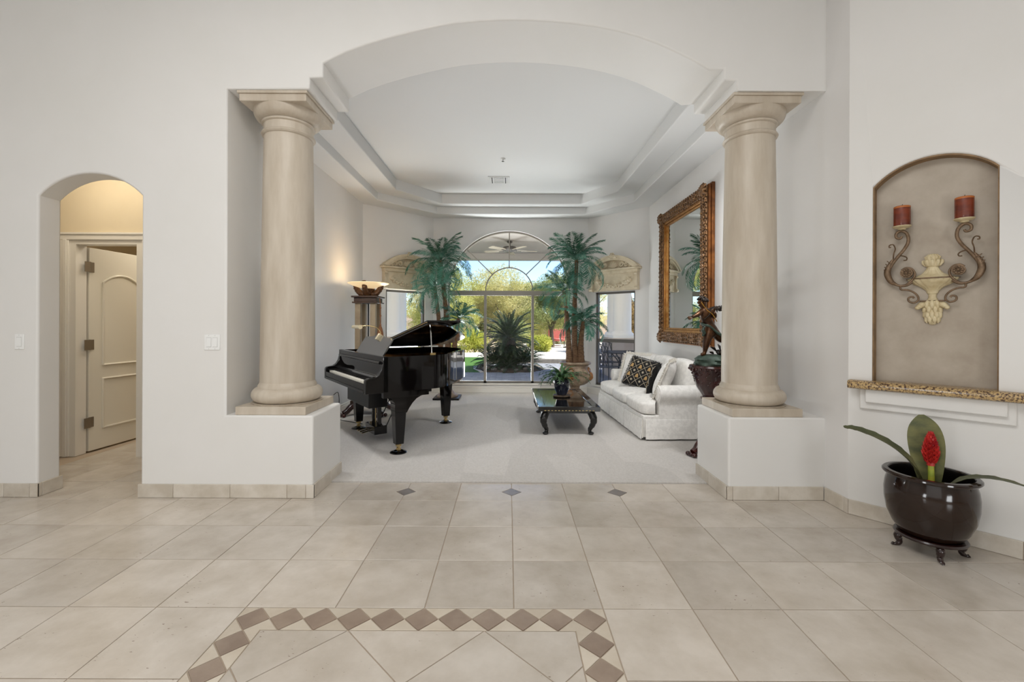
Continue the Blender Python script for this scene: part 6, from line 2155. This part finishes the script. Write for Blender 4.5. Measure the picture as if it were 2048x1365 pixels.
sago_crown((0, 0, 0.84), 64, 1.0, 1, 0.80, -0.75)
sago_crown((0, 0, 0.66), 44, 0.88, 2, -0.5, -1.7)
for k, (x_, y_, z_) in enumerate(((-0.45, -0.25, 0.12), (0.40, -0.35, 0.14), (0.0, -0.55, 0.10), (0.5, 0.25, 0.15), (-0.5, 0.3, 0.15))):
    sago_crown((x_, y_, z_), 30, 0.70, 30 + k, 0.55, -0.75)


# trees and shrubs: clouds of small leaves on real trunks
def foliage(name, blobs, n_, size, material, parent, seed, stretch=1.6):
    rg = np.random.default_rng(seed)
    w = np.array([b[3] * b[4] * b[5] for b in blobs]); w = w / w.sum()
    which = rg.choice(len(blobs), n_, p=w)
    B = np.array(blobs)[which]
    d = rg.normal(size=(n_, 3)); d /= np.linalg.norm(d, axis=1)[:, None]
    r = rg.uniform(0.25, 1.0, n_) ** 0.6
    c = B[:, :3] + d * r[:, None] * B[:, 3:6]
    a = rg.normal(size=(n_, 3)); a /= np.linalg.norm(a, axis=1)[:, None]
    b = rg.normal(size=(n_, 3)); b -= a * (a * b).sum(1)[:, None]; b /= np.linalg.norm(b, axis=1)[:, None]
    s = size * rg.uniform(0.6, 1.4, n_)[:, None]
    v = np.stack([c - a * s * stretch, c - b * s * 0.5, c + a * s * stretch, c + b * s * 0.5], axis=1).reshape(-1, 3)
    me = bpy.data.meshes.new(name)
    me.vertices.add(n_ * 4); me.vertices.foreach_set('co', v.ravel())
    me.loops.add(n_ * 4); me.loops.foreach_set('vertex_index', np.arange(n_ * 4, dtype=np.int32))
    me.polygons.add(n_); me.polygons.foreach_set('loop_start', np.arange(0, n_ * 4, 4, dtype=np.int32))
    me.update(); me.validate()
    me.materials.append(MATS[material])
    o = bpy.data.objects.new(name, me); C.objects.link(o); o.parent = parent
    o['kind'] = 'stuff'
    return o


def tree(label, x, y, h_, rx, material, seed, n_=7000, size=0.024, low=0.30, bark='bark', name='mesquite_tree', group='mesquite trees beyond the patio'):
    rnd = random.Random(seed)
    t = thing(name, label, 'tree', (x, y, GZ - 0.04), 0, group)
    blobs = []
    for k in range(13):
        a = rnd.uniform(0, 2 * PI); r_ = rx * rnd.uniform(0.15, 0.72)
        z = h_ * rnd.uniform(low, 0.86)
        s = rx * rnd.uniform(0.34, 0.55)
        blobs.append((r_ * math.cos(a), r_ * math.sin(a), z, s, s, s * 0.62))
    blobs.append((0, 0, h_ * 0.80, rx * 0.5, rx * 0.5, h_ * 0.2))
    tr = MB()
    fork = Vector((rnd.uniform(-0.1, 0.1), 0, h_ * 0.25))
    tr.tube([(0, 0, -0.1), fork * 0.6, fork], [0.13, 0.11, 0.10], 8)
    for k in range(5):
        b = Vector(blobs[k][:3])
        tr.tube([fork * 0.95, fork.lerp(b, 0.5) + Vector((0, 0, 0.15)), b], [0.07, 0.045, 0.015], 6)
    tr.build('trunk', bark, t, smooth=50)
    foliage('foliage', blobs, int(n_ * 4.2), size, material, t, seed, 2.2)
    return t


tree('pale yellow-green feathery tree left of the sago palm', -2.9, 21.0, 4.3, 2.1, 'leaf_mesquite', 101, 9500)
tree('feathery tree rising directly behind the sago palm', -0.3, 23.5, 4.6, 2.3, 'leaf_mesquite_pale', 102, 11000)
tree('olive feathery tree right of the sago palm', 2.3, 23.0, 4.1, 2.0, 'leaf_olive', 103, 9000)
tree('feathery tree behind the red umbrella', 4.6, 27.5, 4.6, 2.4, 'leaf_mesquite_pale', 104, 8500)
tree('tall feathery tree seen past the left patio columns', -6.4, 23.0, 4.6, 2.3, 'leaf_mesquite', 105, 7500)
tree('dry brown-leaved tree seen through the right side window', 5.3, 18.5, 4.6, 1.7, 'leaf_dry', 106, 9000, low=0.12, bark='bark_pale')
tree('pale-barked tree at the right edge of the right side window', 6.7, 20.0, 4.4, 1.5, 'leaf_lime', 107, 4500, low=0.2, bark='bark_pale')
tree('olive tree low behind the left lawn', -1.7, 25.5, 3.7, 2.0, 'leaf_olive', 108, 7500, low=0.15)
tree('pale feathery tree far behind the terrace', 1.5, 28.5, 4.2, 2.4, 'leaf_mesquite', 109, 8000, low=0.12)
tree('low pale tree between lawn and garden wall', -4.6, 26.5, 3.9, 2.2, 'leaf_mesquite_pale', 112, 6500, low=0.1)
tree('low feathery tree behind the terrace umbrella', 3.2, 30.0, 4.4, 2.2, 'leaf_mesquite_pale', 113, 6500, low=0.1)
tree('feathery tree far left of the lawn', -9.5, 25.0, 4.5, 2.3, 'leaf_mesquite_pale', 110, 5000)
tree('feathery tree far right of the terrace', 9.5, 24.0, 4.6, 2.4, 'leaf_olive', 111, 5000)


def shrub(label, x, y, r_, h_, material, seed, n_=2600, size=0.032):
    rnd = random.Random(seed)
    t = thing('shrub', label, 'shrub', (x, y, GZ - 0.02), 0, 'garden shrubs')
    bl = [(rnd.uniform(-0.4, 0.4) * r_, rnd.uniform(-0.4, 0.4) * r_, h_ * rnd.uniform(0.3, 0.7), r_ * 0.6, r_ * 0.6, h_ * 0.36) for k in range(5)]
    st = MB()
    for k in range(5):
        st.tube([(0, 0, -0.05), Vector(bl[k][:3]) * 0.5, bl[k][:3]], [0.02, 0.014, 0.006], 5)
    st.build('stems', 'bark', t)
    foliage('foliage', bl, int(n_ * 1.6), size, material, t, seed, 1.3)


shrub('bright yellow-green shrub beyond the lawn', -1.55, 20.3, 0.95, 1.25, 'leaf_lime', 201, 3600)
shrub('yellow-green shrub at the far left of the lawn', -2.9, 20.5, 0.9, 1.5, 'leaf_lime', 202, 3200)
shrub('lime shrub beside the terrace steps', 1.35, 19.2, 0.62, 0.95, 'leaf_lime', 203, 3000)
shrub('olive shrub behind the sago palm', 0.1, 20.5, 1.0, 1.6, 'leaf_olive', 204, 3400)
shrub('pale shrub behind the red lounge chair', 2.9, 26.6, 1.2, 1.9, 'leaf_mesquite_pale', 205, 3400)
shrub('olive shrub past the left patio columns', -5.0, 18.6, 0.9, 1.3, 'leaf_mesquite', 206, 3000)
shrub('yellow shrub under the pale-barked tree', 5.6, 16.6, 0.6, 1.2, 'leaf_lime', 207, 2600)
shrub('dry shrub beside the right patio columns', 4.1, 16.2, 0.7, 1.2, 'leaf_dry', 208, 2600)

# red lounge chair and closed umbrella on the terrace
rc = thing('lounge_chair', 'red cushioned lounge chair on the sunny terrace', 'chair', (2.62, 24.3, 0.10), math.radians(-8))
MB().box(-0.46, -0.40, 0.27, 0.46, 0.40, 0.40).build('seat_cushion', 'red_fabric', rc, bevel=0.03)
MB().box(-0.46, -0.06, 0.0, 0.46, 0.06, 0.56).xf(Matrix.Translation((0, 0.42, 0.36)) @ Matrix.Rotation(-0.25, 4, 'X')).build('back_cushion', 'red_fabric', rc, bevel=0.03)
for sx in (-1, 1):
    for sy in (-1, 1):
        MB().box(sx * 0.44 - 0.02, sy * 0.36 - 0.02, 0, sx * 0.44 + 0.02, sy * 0.36 + 0.02, 0.28).build('leg', 'iron_dark', rc)
    MB().tube([(sx * 0.50, -0.38, 0.28), (sx * 0.50, -0.36, 0.55), (sx * 0.50, 0.35, 0.57), (sx * 0.50, 0.42, 0.40)], 0.018, 6).build('arm_rest', 'iron_dark', rc)
um = thing('patio_umbrella', 'closed red patio umbrella on the terrace', 'umbrella', (3.02, 22.3, 0.10))
MB().tube([(0, 0, 0), (0, 0, 2.45)], 0.022, 8).build('pole', 'iron_dark', um)
MB().lathe([(0.12, 0.55), (0.19, 0.60), (0.21, 0.95), (0.17, 1.5), (0.10, 2.1), (0.03, 2.36)], 24, wob=lambda a, j, z: 1 + 0.16 * math.cos(8 * a)).build('folded_canopy', 'red_fabric', um, smooth=50)
MB().lathe([(0.0, 0.0), (0.26, 0.0), (0.26, 0.05), (0.06, 0.09), (0.04, 0.25)], 20).build('base', 'iron_dark', um, smooth=40)

# iron garden table and chairs outside the right side window
it = thing('iron_table', 'round dark iron patio table outside the right side window', 'table', (2.55, 9.75, GZ))
MB().tube([(0.45 * math.cos(a), 0.45 * math.sin(a), 0.70) for a in [2 * PI * i / 32 for i in range(33)]], 0.016, 6).build('rim', 'iron_dark', it)
for k in range(9):
    y_ = -0.4 + 0.1 * k
    w_ = math.sqrt(max(0, 0.45 ** 2 - y_ * y_))
    MB().box(-w_, y_ - 0.035, 0.690, w_, y_ + 0.035, 0.702).build('slat', 'iron_dark', it)
for k in range(4):
    a = PI / 4 + k * PI / 2
    MB().tube(spline([(0.34 * math.cos(a), 0.34 * math.sin(a), 0.69), (0.12 * math.cos(a), 0.12 * math.sin(a), 0.40), (0.36 * math.cos(a), 0.36 * math.sin(a), 0.0)], 5), 0.014, 6).build('leg', 'iron_dark', it)


def iron_chair():
    t = thing('iron_chair', 'dark iron patio chair with a lattice back outside the right side window', 'chair', (0, 0, 0), 0, 'iron patio chairs')
    MB().tube([(-0.21, 0.20, 0.43), (-0.22, 0.27, 0.85), (0.0, 0.285, 0.92), (0.22, 0.27, 0.85), (0.21, 0.20, 0.43)], 0.013, 6).build('back_frame', 'iron_dark', t)
    la = MB()
    for k in range(5):
        x = -0.17 + 0.085 * k
        la.tube([(x, 0.205, 0.45), (x * 0.98 + 0.05, 0.24, 0.66), (x, 0.275, 0.87)], 0.007, 5)
        la.tube([(x, 0.205, 0.45), (x * 0.98 - 0.05, 0.24, 0.66), (x, 0.275, 0.87)], 0.007, 5)
    la.build('back_lattice', 'iron_dark', t)['kind'] = 'stuff'
    MB().box(-0.23, -0.22, 0.42, 0.23, 0.22, 0.436).build('seat', 'iron_dark', t, bevel=0.004)
    for sx in (-1, 1):
        for sy in (-1, 1):
            MB().tube([(sx * 0.21, sy * 0.20, 0.43), (sx * 0.235, sy * 0.225, 0.0)], 0.011, 6).build('leg', 'iron_dark', t)
        MB().tube([(sx * 0.225, 0.25, 0.66), (sx * 0.26, 0.0, 0.66), (sx * 0.24, -0.20, 0.62), (sx * 0.22, -0.20, 0.43)], 0.011, 6).build('arm_rest', 'iron_dark', t)
    return t


ic = iron_chair()
icl = ['dark iron chair turned away from the sofa, nearest the right side window', 'dark iron chair on the far side of the iron patio table', 'dark iron chair at the outer right of the iron patio table']
for k, (x_, y_, rz) in enumerate(((2.02, 9.30, 2.4), (2.35, 10.45, 0.25), (3.25, 9.95, -1.4))):
    o = ic if k == 0 else copy_tree(ic)
    o['label'] = icl[k]
    o.location = (x_, y_, GZ); o.rotation_euler = (0, 0, rz)
